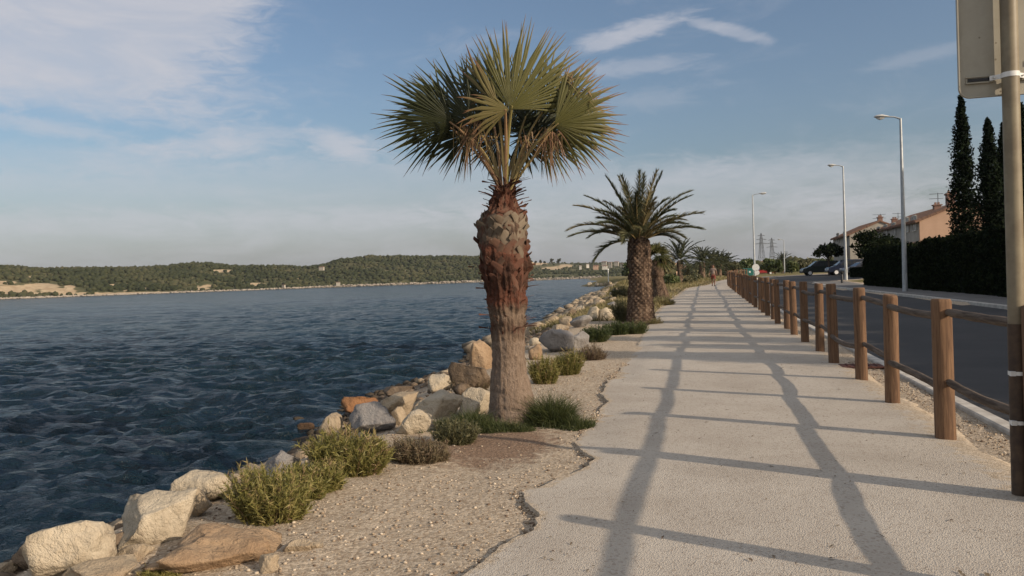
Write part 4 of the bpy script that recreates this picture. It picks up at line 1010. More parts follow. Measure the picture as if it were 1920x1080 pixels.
# hub px, axis angle (90 up), radius px, spread deg, depth towards the camera, tilt of the normal (side, up), shade, brown, droop
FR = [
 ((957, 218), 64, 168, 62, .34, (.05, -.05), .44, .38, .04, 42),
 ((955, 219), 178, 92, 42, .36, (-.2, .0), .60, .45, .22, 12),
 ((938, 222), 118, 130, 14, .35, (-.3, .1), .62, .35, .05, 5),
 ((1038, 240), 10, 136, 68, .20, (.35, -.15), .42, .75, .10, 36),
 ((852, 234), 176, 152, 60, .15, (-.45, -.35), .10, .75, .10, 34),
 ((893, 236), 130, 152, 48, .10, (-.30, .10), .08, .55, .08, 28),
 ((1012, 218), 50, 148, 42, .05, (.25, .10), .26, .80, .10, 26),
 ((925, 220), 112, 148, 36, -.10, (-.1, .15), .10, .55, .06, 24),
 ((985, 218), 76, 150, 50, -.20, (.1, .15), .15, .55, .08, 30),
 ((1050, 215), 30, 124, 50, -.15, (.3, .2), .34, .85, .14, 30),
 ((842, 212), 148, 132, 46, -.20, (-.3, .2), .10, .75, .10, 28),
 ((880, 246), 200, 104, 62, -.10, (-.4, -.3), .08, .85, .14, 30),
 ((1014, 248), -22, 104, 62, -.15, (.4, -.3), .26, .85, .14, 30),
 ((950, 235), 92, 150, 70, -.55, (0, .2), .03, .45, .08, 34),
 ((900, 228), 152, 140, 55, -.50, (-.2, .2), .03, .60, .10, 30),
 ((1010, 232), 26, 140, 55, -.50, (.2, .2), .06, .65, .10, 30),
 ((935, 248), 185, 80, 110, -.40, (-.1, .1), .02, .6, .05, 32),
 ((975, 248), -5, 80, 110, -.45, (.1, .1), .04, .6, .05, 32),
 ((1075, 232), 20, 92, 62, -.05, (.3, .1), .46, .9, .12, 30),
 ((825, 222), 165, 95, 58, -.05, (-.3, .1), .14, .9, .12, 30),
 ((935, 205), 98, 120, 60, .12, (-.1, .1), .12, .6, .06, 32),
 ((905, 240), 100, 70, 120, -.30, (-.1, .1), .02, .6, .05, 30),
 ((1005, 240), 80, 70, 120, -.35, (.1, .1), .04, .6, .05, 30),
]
for fi, (hp, ang, Rp, sp, dep, tilt, shade, brown, droop, ns) in enumerate(FR):
    hub = at(hp[0], hp[1], Y1) + TOC * dep * 1.0; R = Rp / k1
    a = EX * math.cos(math.radians(ang)) + UPV * math.sin(math.radians(ang)); a = a + TOC * (.10 if dep > 0 else -.15)
    nrm = TOC + EX * tilt[0] + UPV * tilt[1]
    fr = empty('frond', (0, 0, 0)); fr.parent = palm
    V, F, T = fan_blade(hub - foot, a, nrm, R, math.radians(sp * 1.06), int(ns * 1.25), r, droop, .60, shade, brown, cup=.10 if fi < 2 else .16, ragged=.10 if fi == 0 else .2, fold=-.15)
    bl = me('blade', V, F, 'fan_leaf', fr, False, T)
    st = cb + (hub - cb) * .02 + TOC * (.05 if dep > 0 else -.05) + EX * (.04 if hp[0] > 955 else -.04) * (abs(hp[0] - 955) > 20)
    mid = st + (hub - st) * .5 + UPV * .10 - (hub - st) * np.array([.12, .12, 0])
    p = bez(st - UPV * .05, mid, hub + a / np.linalg.norm(a) * .04) - foot
    MB().tube(p, np.linspace(.021, .011, 9) * (1.15 if fi < 3 else .85), 6, a=.1 if fi == 0 else .45 + .4 * (fi % 3 == 1)).build('petiole', 'petiole', fr, True)
# hanging dry leaflets
parts = []
for (x, y, n, L, dep, dirx) in [(880, 258, 34, .36, .2, -.25), (1035, 262, 46, .34, .22, .12), (1022, 255, 26, .36, .1, -.1), (905, 235, 22, .32, .3, -.3), (1055, 150, 26, .22, .1, .9), (865, 240, 20, .26, .1, .1), (985, 260, 20, .25, .1, .1), (1090, 175, 20, .2, .1, .8), (925, 262, 18, .22, .1, -.2)]:
    c = at(x, y, Y1) + TOC * dep - foot; P = c + r.normal(size=(n, 3)) * .035
    D = np.stack([dirx + r.normal(size=n) * .35, r.normal(size=n) * .3, -.85 + r.normal(size=n) * .25], 1); D /= np.linalg.norm(D, axis=1, keepdims=True)
    V, F, T = blades(P, D, L * r.uniform(.5, 1.15, n), np.full(n, .013), .35, r, r.uniform(.62, 1, n), 5); me('dry_leaflets', V, F, 'fan_leaf', palm, False, T)

# -- date palms
def frond_mesh(L, el0, bend, r, pairs=46, leaf=.32, tint=.3, up=.5, wl=.03):
    """feather frond starting at the origin in +X; returns merged blade arrays and rachis points"""
    n = 24; el = el0 - bend * (np.linspace(0, 1, n) ** 1.25); st = L / (n - 1)
    pts = np.zeros((n, 3)); side = r.normal() * .12
    for i in range(1, n):
        e = el[i]; pts[i] = pts[i - 1] + st * np.array([math.cos(e), side * (i / n) * math.cos(e), math.sin(e)])
    ts = np.linspace(.10, .995, pairs); f = ts * (n - 1); i0 = np.minimum(f.astype(int), n - 2); fr = (f - i0)[:, None]
    c = pts[i0] * (1 - fr) + pts[i0 + 1] * fr; d = pts[i0 + 1] - pts[i0]; d /= np.linalg.norm(d, axis=1, keepdims=True)
    sd = np.cross(d, [0, 0, 1.0]); sd /= np.linalg.norm(sd, axis=1, keepdims=True) + 1e-9; nu = np.cross(sd, d)
    parts = []
    for s in (-1, 1):
        ang = np.radians(np.interp(ts, [0, .5, 1], [62, 48, 18])); ll = leaf * np.interp(ts, [.1, .25, .6, .9, 1], [.45, .95, 1.0, .6, .4]) * r.uniform(.85, 1.1, pairs)
        D = d * np.cos(ang)[:, None] + (sd * s * math.cos(up) + nu * math.sin(up)) * np.sin(ang)[:, None] + r.normal(size=(pairs, 3)) * .13
        D /= np.linalg.norm(D, axis=1, keepdims=True)
        parts.append(blades(c + 0, D, ll, np.full(pairs, wl), .16, r, np.clip(tint + r.normal(size=pairs) * .08, 0, 1), 2))
    return merge(parts), pts
def date_palm(foot, label, Hc, trunk_prof, seed, L=1.9, nf=38, pairs=46, leaf=.34, frond_parts=True, mat='date_leaf', custom=None, lean=0.0, name='date_palm', tseg=(66, 130), scale_r=1.0):
    t = empty(name, foot, 0, label, 'palm tree', None if frond_parts else 'row of palms beside the path'); r = np.random.default_rng(seed)
    cen = lambda z: (lean * z, 0)
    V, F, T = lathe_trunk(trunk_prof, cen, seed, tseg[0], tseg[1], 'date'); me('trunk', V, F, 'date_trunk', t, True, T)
    parts = []
    specs = custom or []
    for i in range(nf):
        u = (i + .5) / nf; az = i * 2.39996 + r.normal() * .15; el = math.radians(86 - (62 if frond_parts else 100) * u ** 1.2 + r.normal() * 4); specs.append((az, el, L * (1 - (.10 if frond_parts else .42) * (1 - u)) * r.uniform(.85, 1.08), math.radians(38 + 30 * u)))
    for (az, el, LL, bd) in specs:
        (V, F, T), pts = frond_mesh(LL, el, bd, r, pairs, leaf, tint=r.uniform(.15, .8) if frond_parts else r.uniform(.0, .4), wl=.028 if frond_parts else .08)
        ca, sa = math.cos(az), math.sin(az); M = np.array([[ca, -sa, 0], [sa, ca, 0], [0, 0, 1]])
        org = np.array([lean * Hc, 0, Hc]) + M @ np.array([.10 * scale_r, 0, 0]) * (1.3 - math.sin(max(el, 0)))
        V = V @ M.T + org; p = pts @ M.T + org
        if frond_parts:
            fo = me('frond', V, F, mat, t, False, T)
            MB().tube(p[::2], np.linspace(.022, .005, len(p[::2])), 5, a=.55).build('rachis', 'petiole', fo, True)
        else: parts.append((V, F, T)); 
    if not frond_parts:
        V, F, T = merge(parts); me('crown', V, F, mat, t, False, T)
    return t
B2 = gt(1202, 607); k2 = ppm(B2)
H2 = at(1195, 452, B2[1])[2] - B2[2]
w2 = [(0, 56), (.10, 51), (.3, 46), (.5, 42), (.66, 38), (.7, 43), (.85, 41), (.97, 40), (1.0, 36), (1.06, 24)]
tp2 = [(-.15, 30 / k2)] + [(q * H2, w / 2 / k2 * .93) for q, w in w2]
def azd(deg): # azimuth of a frond seen as pointing right (0) or towards the viewer (-90)
    return math.radians(deg) + YAW
cust = [(azd(180), math.radians(40), 2.2, math.radians(62)), (azd(172), math.radians(28), 2.0, math.radians(46)), (azd(186), math.radians(52), 2.2, math.radians(44)), (azd(170), math.radians(62), 2.1, math.radians(38)),
        (azd(4), math.radians(40), 2.1, math.radians(36)), (azd(-6), math.radians(30), 1.85, math.radians(44)), (azd(8), math.radians(56), 2.2, math.radians(36)), (azd(-8), math.radians(64), 2.2, math.radians(44)),
        (azd(200), math.radians(5), 1.5, math.radians(60)), (azd(120), math.radians(78), 2.2, math.radians(18)), (azd(60), math.radians(80), 2.25, math.radians(16)), (azd(-90), math.radians(82), 2.15, math.radians(14)), (azd(-60), math.radians(76), 2.2, math.radians(20)), (azd(-120), math.radians(74), 2.15, math.radians(22)), (azd(180), math.radians(74), 2.2, math.radians(16)), (azd(0), math.radians(77), 2.2, math.radians(14))]
date_palm(B2, 'second palm, a broad date palm with a thick rough trunk and feathery arching fronds', H2, tp2, 21, L=1.7, nf=30, pairs=92, leaf=.38, custom=cust, scale_r=1.8)
# third: leaning fan-like palm just behind
B3 = gt(1240, 560); k3 = ppm(B3)
t3 = empty('fan_palm', B3, 0, 'leaning palm with a slim pale trunk just behind the thick date palm', 'palm tree'); r = np.random.default_rng(33)
H3 = at(1226, 488, B3[1])[2] - B3[2]; lx = (at(1227, 488, B3[1])[0] - B3[0]) / H3
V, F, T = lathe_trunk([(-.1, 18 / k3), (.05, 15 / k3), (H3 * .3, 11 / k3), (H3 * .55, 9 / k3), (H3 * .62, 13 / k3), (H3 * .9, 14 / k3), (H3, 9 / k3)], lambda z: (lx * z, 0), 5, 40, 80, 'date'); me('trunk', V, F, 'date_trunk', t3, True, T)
parts = []
for i in range(26):
    a = r.random() * 6.28; e = math.radians(r.uniform(-35, 75)); d = np.array([math.cos(a) * math.cos(e), math.sin(a) * math.cos(e), math.sin(e)])
    hub = np.array([lx * H3, 0, H3 + .1]) + d * .42
    parts.append(fan_blade(hub, d, r.normal(size=3) * .5 + UPV * .8 - d * .2, .78, math.radians(100), 20, r, .3, .45, r.uniform(.05, .4), .4))
V, F, T = merge(parts); me('crown', V, F, 'fan_leaf', t3, False, T)
# the palms farther on, one build copied
def far_palm(x, ybase, ytop, Yd, trunk_px, seed, label, lean=0.0, nf=34):
    c = col_at(x, Yd); g = float(ht(c[0], Yd)); k = ppm(np.array([c[0], Yd, g])); top = at(x, ytop, Yd)[2] - g
    P = (c[0], Yd, g); Hc = top * .54; rr_ = trunk_px / 2 / k
    return date_palm(np.array(P), label, Hc, [(-.2, rr_ * 1.2), (.3, rr_), (Hc * .55, rr_ * .85), (Hc * .7, rr_ * 1.05), (Hc * .95, rr_ * 1.0), (Hc * 1.03, rr_ * .5)], seed, L=top * .95, nf=nf, pairs=30, leaf=.42, frond_parts=False, lean=lean, tseg=(30, 50), scale_r=.6)
p4 = far_palm(1275, 535, 452, 82, 11, 51, 'third palm from the camera with an open feathery crown, dark narrow trunk beside low bushes', nf=40)
p5 = far_palm(1317, 525, 464, 108, 10, 52, 'fourth date palm of the row with a pale thick trunk, left of the walking person', nf=46)
for (x, yt, Yd, s, lab) in [(1337, 470, 130, 1.0, 'dense green palm behind the head of the walking person'), (1349, 468, 141, 1.05, 'round topped palm right behind the walking person'), (1362, 476, 152, 1.0, 'smaller palm at the end of the row, right of the person')]:
    c = col_at(x, Yd); copy_tree(p5, (c[0], Yd, float(ht(c[0], Yd)) - .1), x * 1.0, (s, s, s * 1.02), lab)
c = col_at(1467, 175); q = copy_tree(p4, (c[0], 175, float(ht(c[0], 175))), 1.0, (.95, .95, 1.0), 'lone palm beside the farthest lamp post across the road')

# ================================================================ BACKGROUND TREES AND BUSHES
def bush_px(x, ytop, wpx, Yd, label, seed, mat='tree_foliage', name='bush', cat='bush', group='bushes and trees in the background', n=1500, clumps=12, th=.1, size=.3, ybot=None, stem=.1):
    c = col_at(x, Yd); g = float(ht(c[0], Yd)); top = at(x, ytop, Yd)[2] - g; k = ppm(np.array([c[0], Yd, g]))
    return leafy_tree(name, (c[0], Yd, g), label, cat, top, wpx / k, top * th, mat, n, size, clumps, seed, group, .8, stem)
BG = [
 (1208, 488, 40, 190, 'dark rounded bush left of the thick date palm trunk at the headland', 'tree_foliage', .05),
 (1180, 492, 34, 186, 'dark spreading tree on the headland behind the date palm trunk', 'tree_foliage', .05),
 (1252, 486, 30, 150, 'grey green bush behind the leaning palm', 'olive_bush', .05),
 (1236, 492, 30, 165, 'olive bush between the two thick trunks', 'olive_bush', .05),
 (1296, 496, 34, 150, 'brownish bush between the third and fourth date palms', 'olive_bush', .05),
 (1256, 520, 44, 78, 'dark low bush left of the foot of the third date palm', 'tree_foliage', .03),
 (1290, 524, 30, 80, 'low bush right of the foot of the third date palm', 'olive_bush', .03),
 (1303, 519, 34, 100, 'yellowish scrub left of the foot of the fourth date palm', 'olive_bush', .03),
 (1325, 519, 24, 112, 'olive scrub at the feet of the last palms', 'olive_bush', .03),
 (1378, 486, 30, 150, 'brown green tree right of the row of palms', 'olive_bush', .1),
 (1352, 484, 26, 160, 'green tree crown behind the last palms', 'tree_foliage', .1),
 (1392, 490, 34, 160, 'low dark green trees left of the white lamp post', 'tree_foliage', .1),
 (1400, 480, 36, 170, 'rounded green tree behind the white lamp post', 'tree_foliage', .1),
 (1440, 484, 26, 165, 'dark bush right of the red object near the lamp post', 'tree_foliage', .05),
 (1453, 483, 38, 150, 'dark green bush left of the farthest lamp post', 'tree_foliage', .05),
 (1484, 490, 30, 155, 'green bush right of the farthest lamp post', 'tree_foliage', .05),
 (1503, 482, 30, 160, 'brownish tree between the farthest lamp post and the dark van', 'olive_bush', .05),
 (1520, 486, 36, 165, 'brown scrub behind the nose of the dark van', 'olive_bush', .05),
 (1545, 488, 40, 168, 'green trees seen over the roof of the dark van', 'tree_foliage', .05),
 (1575, 486, 40, 170, 'bright green trees far behind the second car', 'tree_foliage', .05),
 (1602, 482, 26, 140, 'narrow green tree beside the corner of the grey gabled house', 'tree_foliage', .05),
]
for i, (x, yt, w, Yd, lab, mt_, th) in enumerate(BG): bush_px(x, yt, w, Yd, lab, 400 + i, mt_, th=th, n=1700 if w > 25 else 1000, size=.34 if Yd > 120 else .2, clumps=13)
bush_px(1554, 457, 58, 100, 'flat topped dark tree with a bare trunk over the parked cars', 431, 'dark_foliage', 'parasol_tree', 'tree', n=2200, clumps=16, th=.48, size=.22)
bush_px(1632, 430, 76, 64, 'loose leafy dark tree in front of the grey gabled house', 432, 'dark_foliage', 'broadleaf_tree', 'tree', n=1900, clumps=24, th=.40, size=.15, stem=.12)
bush_px(1668, 436, 56, 66, 'loose dark tree between the two houses behind the hedge', 433, 'dark_foliage', 'broadleaf_tree', 'tree', n=1100, clumps=15, th=.40, size=.15, stem=.12)
r = np.random.default_rng(8)
xs = r.uniform(1195, 1640, 420); Yd = r.uniform(200, 330, 420)
C = np.array([[col_at(x, y)[0], y, 0] for x, y in zip(xs, Yd)]); C[:, 2] = ht(C[:, 0], C[:, 1]) + r.uniform(.5, 2.4, 420)
tag(blobs('tree_belt', C, r.uniform(1.0, 2.3, 420), 'wood_far', 12, .9), 'low olive green belt of far trees closing off the field behind the cars and palms', 'tree belt', kind='stuff')

# ================================================================ FENCE
FY = [1.75, 3.68, 5.52, 7.43] + [7.43 + 1.93 * i for i in range(1, 46)]
fence = empty('wooden_fence', (1.98, 7.4, 0), 0, 'long fence of round orange brown posts with two weathered rails along the path', 'fence')
def fx(y): return 1.98 + float(curve_x(np.array(y))) + .03 * math.sin(y * 1.3)
fo = np.array([1.98, 7.4, 0]); r = np.random.default_rng(77)
posts = []
for i, y in enumerate(FY):
    x = fx(y); z = float(ht(x, y)); h = 1.25 + r.normal() * .018; R = .078 + r.normal() * .003
    n = 20; V = []; zs = [-.15, 0.0, .25, .5, .75, 1.0, h - .03, h - .012, h]; rad = [1.03, 1.03, 1.01, 1, 1, .99, .99, .95, .86]
    kx_, ky_ = r.normal() * .014, r.normal() * .02; slope = r.normal() * .03 + (.16 if abs(y - 9.36) < .1 else 0)
    for j, (zz, q) in enumerate(zip(zs, rad)):
        for k in range(n):
            a = 2 * PI * k / n; rr_ = R * q * (1 + .035 * math.sin(3 * a + i) + .02 * math.sin(7 * a + 2 * i + zz * 3))
            V.append((rr_ * math.cos(a) + kx_ * zz, rr_ * math.sin(a) + ky_ * zz, zz + (slope * math.cos(a + i) * R if j > 5 else 0)))
    F = [(j * n + k, j * n + (k + 1) % n, j * n + n + (k + 1) % n, j * n + n + k) for j in range(len(zs) - 1) for k in range(n)] + [tuple((len(zs) - 1) * n + k for k in range(n))]
    p = me('post', np.array(V), F, 'post_wood', fence, False, None, np.array([x, y, z]) - fo)
    p.data.polygons.foreach_set('use_smooth', np.ones(len(p.data.polygons), dtype=bool)); p.data.set_sharp_from_angle(angle=math.radians(35)); posts.append((x, y, z))
for i in range(len(posts) - 1):
    a, b = np.array(posts[i]), np.array(posts[i + 1])
    for hh in (1.115, .51):
        o1, o2 = r.normal() * .012, r.normal() * .012; s = -.028 if i % 2 else .028
        t = np.linspace(-.03, 1.03, 9); bow = r.normal() * .018; bz = -abs(r.normal()) * .014; hh_ = hh + (-.03 if i % 2 else .0) + r.normal() * .008
        pts = np.stack([a[0] + (b[0] - a[0]) * t + s + bow * np.sin(PI * t), a[1] + (b[1] - a[1]) * t, a[2] + (b[2] - a[2]) * t + hh_ + bz * np.sin(PI * t) + (o1 * (1 - t) + o2 * t)], 1) - fo
        rad = .034 * (1 + .07 * np.array([math.sin(3.1 * k + i * 1.7 + hh) for k in range(9)])); rad[0] *= .72; rad[-1] *= .72
        MB().tube(pts, rad, 10).build('rail', 'rail_wood', fence, True)

# rusty drain cover by the kerb
c = gt(1628, 690); d = MB().box((0, 0, .012), (.62, .42, .03), bev=.01)
for k in range(5): d.box((-.2 + k * .1, 0, .031), (.03, .34, .012))
tag(d.build('drain_cover', 'rust_metal', None, False, (2.28, c[1], float(ht(2.28, c[1])) + .015)), 'rusty red brown drain cover lying between the fence and the kerb', 'drain cover')

# ================================================================ ROAD SIGN (seen from behind)
S0 = gt(1915, 937); sx, sy = float(S0[0]), float(S0[1]); sg = empty('road_sign', (sx, sy, float(S0[2])), 0, 'back of a large rounded road sign on a beige pole with dark lower part', 'road sign')
MB().tube([(0, 0, 1.13), (0, 0, 4.6)], .050, 28).tube([(0, 0, 4.6), (0, 0, 4.63)], [.053, .04], 28).build('pole', 'pole_paint', sg, True)
MB().tube([(0, 0, -.2), (0, 0, 1.13)], .0535, 28).build('pole_foot', 'pole_dark', sg, True)
for zz in (.50, .815): MB().tube([(0, 0, zz - .012), (0, 0, zz + .012)], .0565, 28, cap=False).tube([(0, 0, zz - .012), (0, 0, zz + .012)], .055, 28).box((-.045, -.04, zz), (.03, .025, .03)).build('cable_tie', 'white_plastic', sg, True)
pb = at(1798, 188, sy) - np.array([sx, sy, S0[2]]); px0, pz0 = float(at(1797, 188, sy + .08)[0]) - sx, float(pb[2]) + .02; px1 = -px0 + .10; pz1 = pz0 + 1.36; py = .080
def rrect(x0, z0, x1, z1, rad, n=8):
    P = []
    for (cx_, cz_, a0) in ((x1 - rad, z1 - rad, 0), (x0 + rad, z1 - rad, 90), (x0 + rad, z0 + rad, 180), (x1 - rad, z0 + rad, 270)):
        for k in range(n + 1): a = math.radians(a0 + 90 * k / n); P.append((cx_ + rad * math.cos(a), cz_ + rad * math.sin(a)))
    return P
O = rrect(px0, pz0, px1, pz1, .07); I = rrect(px0 + .008, pz0 + .008, px1 - .008, pz1 - .008, .063)
n = len(O); V = [(x, py - .022, z) for x, z in O] + [(x, py - .022, z) for x, z in I] + [(x, py, z) for x, z in I] + [(x, py + .006, z) for x, z in O]
F = [(k, n + k, n + (k + 1) % n, (k + 1) % n) for k in range(n)] + [(n + k, 2 * n + k, 2 * n + (k + 1) % n, n + (k + 1) % n) for k in range(n)] + [(k, (k + 1) % n, 3 * n + (k + 1) % n, 3 * n + k) for k in range(n)] + [tuple(2 * n + k for k in range(n)), tuple(3 * n + k for k in range(n - 1, -1, -1))]
me('panel', np.array(V), F, 'sign_back', sg)
for zz in (pz0 + .115, pz0 + 1.02):
    for (a, b) in ((px0 + .045, -.075), (.075, px1 - .045)):
        q = MB(); L = b - a; q.box(((a + b) / 2, py - .008, zz + .019), (L, .022, .006)).box(((a + b) / 2, py - .008, zz - .019), (L, .022, .006)).box(((a + b) / 2, py - .004, zz), (L, .008, .034)); q.build('rail', 'sign_back', sg)
        MB().box(((a + b) / 2, py - .0105, zz), (L - .02, .006, .020)).build('slot', 'dark_metal', sg)
    cl = MB(); cl.tube([(0, 0, zz - .016), (0, 0, zz + .016)], .053, 28, cap=False).tube([(0, 0, zz - .015), (0, 0, zz + .015)], .0515, 28)
    for s in (-1, 1): cl.box((s * .075, .035, zz), (.065, .006, .03), rz=s * math.radians(38)).tube([(s * .085, .02, zz), (s * .085, .07, zz)], .006, 8)
    cl.build('clamp', 'white_plastic', sg, True)
pl = MB().box((.14, py - .004, pz0 + .20), (.05, .006, .035)); pl.build('maker_plate', 'dark_metal', sg)

# ================================================================ LAMP POSTS
def lamp(x, Yd, ytop, label, arm=.62, hd=.58, mat='galvanised', turn=0.0):
    c = col_at(x, Yd); g = float(ht(c[0], Yd)); H_ = at(x - .03 * (horizon(x) - ytop), ytop, Yd)[2] - g
    t = empty('street_lamp', (c[0], Yd, g), turn, label, 'street lamp', 'street lamps along the road')
    MB().tube([(0, 0, -.2), (0, 0, 1.2), (0, 0, H_ * .6), (0, 0, H_)], [.13, .115, .085, .055], 14).build('pole', mat, t, True)
    MB().tube([(0, 0, H_ - .03), (-.15, 0, H_ + .04), (-arm * .5, 0, H_ + .10), (-arm, 0, H_ + .13)], [.045, .04, .035, .035], 8).build('arm', mat, t, True)
    hh = MB(); pts = [(-arm + .1, 0, H_ + .13), (-arm - .05, 0, H_ + .15), (-arm - .22, 0, H_ + .18), (-arm - hd + .1, 0, H_ + .18), (-arm - hd, 0, H_ + .16)]
    hh.tube(pts, [.04, .09, .15, .12, .03], 10)
    hh.V = [(a, b, (z_ - H_ - .16) * .62 + H_ + .16) for a, b, z_ in hh.V]; head = hh.build('lamp_head', 'lamp_head', t, True)
    gg = MB().tube([(-arm - .1, 0, H_ + .10), (-arm - .3, 0, H_ + .085), (-arm - hd + .12, 0, H_ + .11)], [.04, .10, .05], 8); gg.build('lamp_glass', 'lamp_glass', t, True)
    MB().box((0, -.125, .75), (.12, .015, .38)).build('hatch', mat, t)
    return t
lamp(1696, 42, 222, 'nearest and tallest looking street lamp, in front of the dark hedge')
lamp(1586, 69.5, 312, 'second street lamp, standing at the far end of the hedge near the parked cars')
lamp(1415, 95, 366, 'white looking street lamp with a round sign, at the end of the wooden fence', arm=.8, hd=.75, turn=PI)
lamp(1471, 168, 450, 'farthest full street lamp, beside a small palm across the road')
def lampc(): pass
c = col_at(1417, 94.6)
rs = empty('round_sign', (c[0] + .02, 94.7, float(ht(c[0], 94.7))), 0, 'round pale sign on a short post beside the white lamp post', 'road sign')
q = MB().tube([(0, -.05, 1.35), (0, -.02, 1.35)], .40, 24).tube([(0.12, -.05, .75), (0.12, -.02, .75)], .28, 20); q.build('disc', 'white_plastic', rs)
MB().tube([(0, 0, -.1), (0, 0, 1.7)], .03, 8).build('post', 'galvanised', rs, True)

# far thin white post on the headland
c = gt(1141, 531); MBp = MB().tube([(0, 0, -.3), (0, 0, (531 - 506) / ppm(c))], [.12, .10], 8).tube([(0, 0, (531 - 506) / ppm(c)), (0, 0, (531 - 506) / ppm(c) + .3)], [.2, .16], 8)
tag(MBp.build('marker_post', 'white_plastic', None, True, c), 'thin white marker post standing on the grassy headland', 'post')
# ================================================================ HOUSES
def gable_house(loc, wx, ly, eave, ridge, ridge_x, label, wall, facade_win, name='house', front_win=()):
    """gable wall on the -Y side, width wx along X, length ly along Y; ridge at x = ridge_x"""
    t = empty(name, loc, 0, label, 'house'); re_ = eave + (ridge - eave) * 0.0
    er = eave if True else 0
    V = []; 
    for y in (0, ly): V += [(0, y, -.3), (wx, y, -.3), (wx, y, eave), (ridge_x, y, ridge), (0, y, eave)]
    F = [(0, 1, 2, 3, 4), (9, 8, 7, 6, 5), (0, 4, 9, 5), (1, 6, 7, 2), (4, 3, 8, 9), (3, 2, 7, 8)]
    me('wall', np.array(V), F, wall, t)
    rb = MB(); o = .32; th = .13
    for (xa, za, xb, zb) in ((-o, eave - o * (ridge - eave) / ridge_x, ridge_x, ridge), (wx + o, eave - o * (ridge - eave) / (wx - ridge_x), ridge_x, ridge)):
        n = np.array([-(zb - za), (xb - xa)]); n = n / np.linalg.norm(n) * (1 if (xb - xa) > 0 else -1)
        q = [(xa, za), (xb, zb), (xb + n[0] * th, zb + abs(n[1]) * th), (xa + n[0] * th, za + abs(n[1]) * th)]
        q = [(a, b + .012) for a, b in q]
        V = [(a, -o * .4, b) for a, b in q] + [(a, ly + o * .4, b) for a, b in q]
        rb.add(V, [(0, 1, 2, 3), (7, 6, 5, 4), (0, 4, 5, 1), (1, 5, 6, 2), (2, 6, 7, 3), (3, 7, 4, 0)])
    ny = int(ly / .45)
    for k in range(ny):     # tile courses as ridges running down the slope
        y = (k + .5) * ly / ny
        for (xa, za, xb, zb) in ((-o, eave - o * (ridge - eave) / ridge_x + th, ridge_x, ridge + th), (wx + o, eave - o * (ridge - eave) / (wx - ridge_x) + th, ridge_x, ridge + th)):
            rb.tube([(xa, y, za + .03), (xb, y, zb + .03)], .085, 5)
    roof = rb.build('roof', 'roof_tile', t)
    for (y, z, w_, h_) in facade_win:      # windows in the side facing the road
        f = MB(); f.box((-.02, y, z + h_ / 2 + .04), (.10, w_ + .16, .08)).box((-.02, y, z - h_ / 2 - .04), (.14, w_ + .2, .08)).box((-.02, y - w_ / 2 - .04, z), (.10, .08, h_)).box((-.02, y + w_ / 2 + .04, z), (.10, .08, h_)).box((-.02, y, z), (.06, .05, h_))
        fo_ = f.build('window', 'white_render', t); MB().box((-.012, y, z), (.03, w_, h_)).build('pane', 'glass', fo_)
        for q in (-1, 1): MB().box((-.045, y + q * (w_ / 2 + .08 + w_ * .26), z), (.05, w_ * .5, h_ + .05)).build('shutter', 'shutter', fo_)
    return t, roof
def chimney(roof, x, y, z, w=.6, h=1.0, d=.5):
    q = MB().box((x, y, z), (w, d, h), bev=.02).box((x, y, z + h / 2 + .05), (w + .14, d + .14, .1)).box((x - w * .2, y, z + h / 2 + .2), (.16, .16, .2)).box((x + w * .2, y, z + h / 2 + .2), (.16, .16, .2)); return q.build('chimney', 'chimney_brick', roof)
def antenna(P, label, h=1.3, w=.9):
    q = MB().tube([(0, 0, -.3), (0, 0, h)], .028, 6)
    for k, z in enumerate((h - .08, h - .5)):
        q.tube([(-w * .7, 0, z), (w * .45, 0, z)], .02, 5)
        for j in range(6): q.tube([(-w * .65 + j * w * .2, -.22 + .02 * j, z), (-w * .65 + j * w * .2, .22 - .02 * j, z)], .012, 4)
    return tag(q.build('antenna', 'dark_metal', None, False, P), label, 'antenna', 'television antennas on the house roofs')
def hz(x, y, Y): return at(x, y, Y)
YA = 72.0; a = hz(1724, 415, YA); g = float(ht(14, 70)); b = hz(1800, 384, YA)
rx = float(b[0] - a[0]) + .4; slope = (float(b[2] - a[2])) / float(b[0] - a[0])
far = hz(1640, 434, 1); # length of the facade so that its end falls where the photograph has it
Yfar = a[0] / (hz(1640, 430, 1)[0] / 1.0); print('house len', Yfar - YA, a, b)
h1, roof1 = gable_house((a[0], YA, g), rx * 2, Yfar - YA, float(a[2]) - g, float(a[2]) - g + slope * rx, rx, 'peach rendered house with a tiled gable roof rising behind the hedge, left of the cypresses', 'peach_render',
    [(1.6, 4.55, .9, 1.2), (4.2, 4.55, .9, 1.2), (9.0, 4.45, .8, 1.1), (12.4, 4.45, .8, 1.1), (15.6, 4.45, .8, 1.1)])
me('side_cladding', np.array([(-.012, .25, 3.0), (-.012, Yfar - YA - .3, 3.0), (-.012, Yfar - YA - .3, float(a[2]) - g - .06), (-.012, .25, float(a[2]) - g - .06)]), [(0, 1, 2, 3)], 'cream_render', h1)
cc = hz(1782, 376, YA + 1.2); chimney(roof1, float(cc[0] - a[0]), 1.2, float(cc[2]) - g - .2, .62, 1.4, .6)
cc2 = hz(1757, 392, YA + 5); chimney(roof1, float(cc2[0] - a[0]), 5, float(cc2[2]) - g - .15, .6, .9, .5)
ac = hz(1759, 388, YA + 5.4); antenna((ac[0] + .0, YA + 5.4, ac[2]), 'comb shaped television antenna on the peach house roof', 1.25, 1.0)
al = MB().box((0, 0, 0), (.35, .22, .22), bev=.03).tube([(-.12, 0, .11), (-.12, 0, .2)], .1, 8); ap = hz(1719, 420, YA - .14)
YB = 98.0; a2 = hz(1593, 441, YB); b2 = hz(1650, 416, YB); g2 = float(ht(12, 98)); rx2 = float(b2[0] - a2[0]); sl2 = float(b2[2] - a2[2]) / rx2
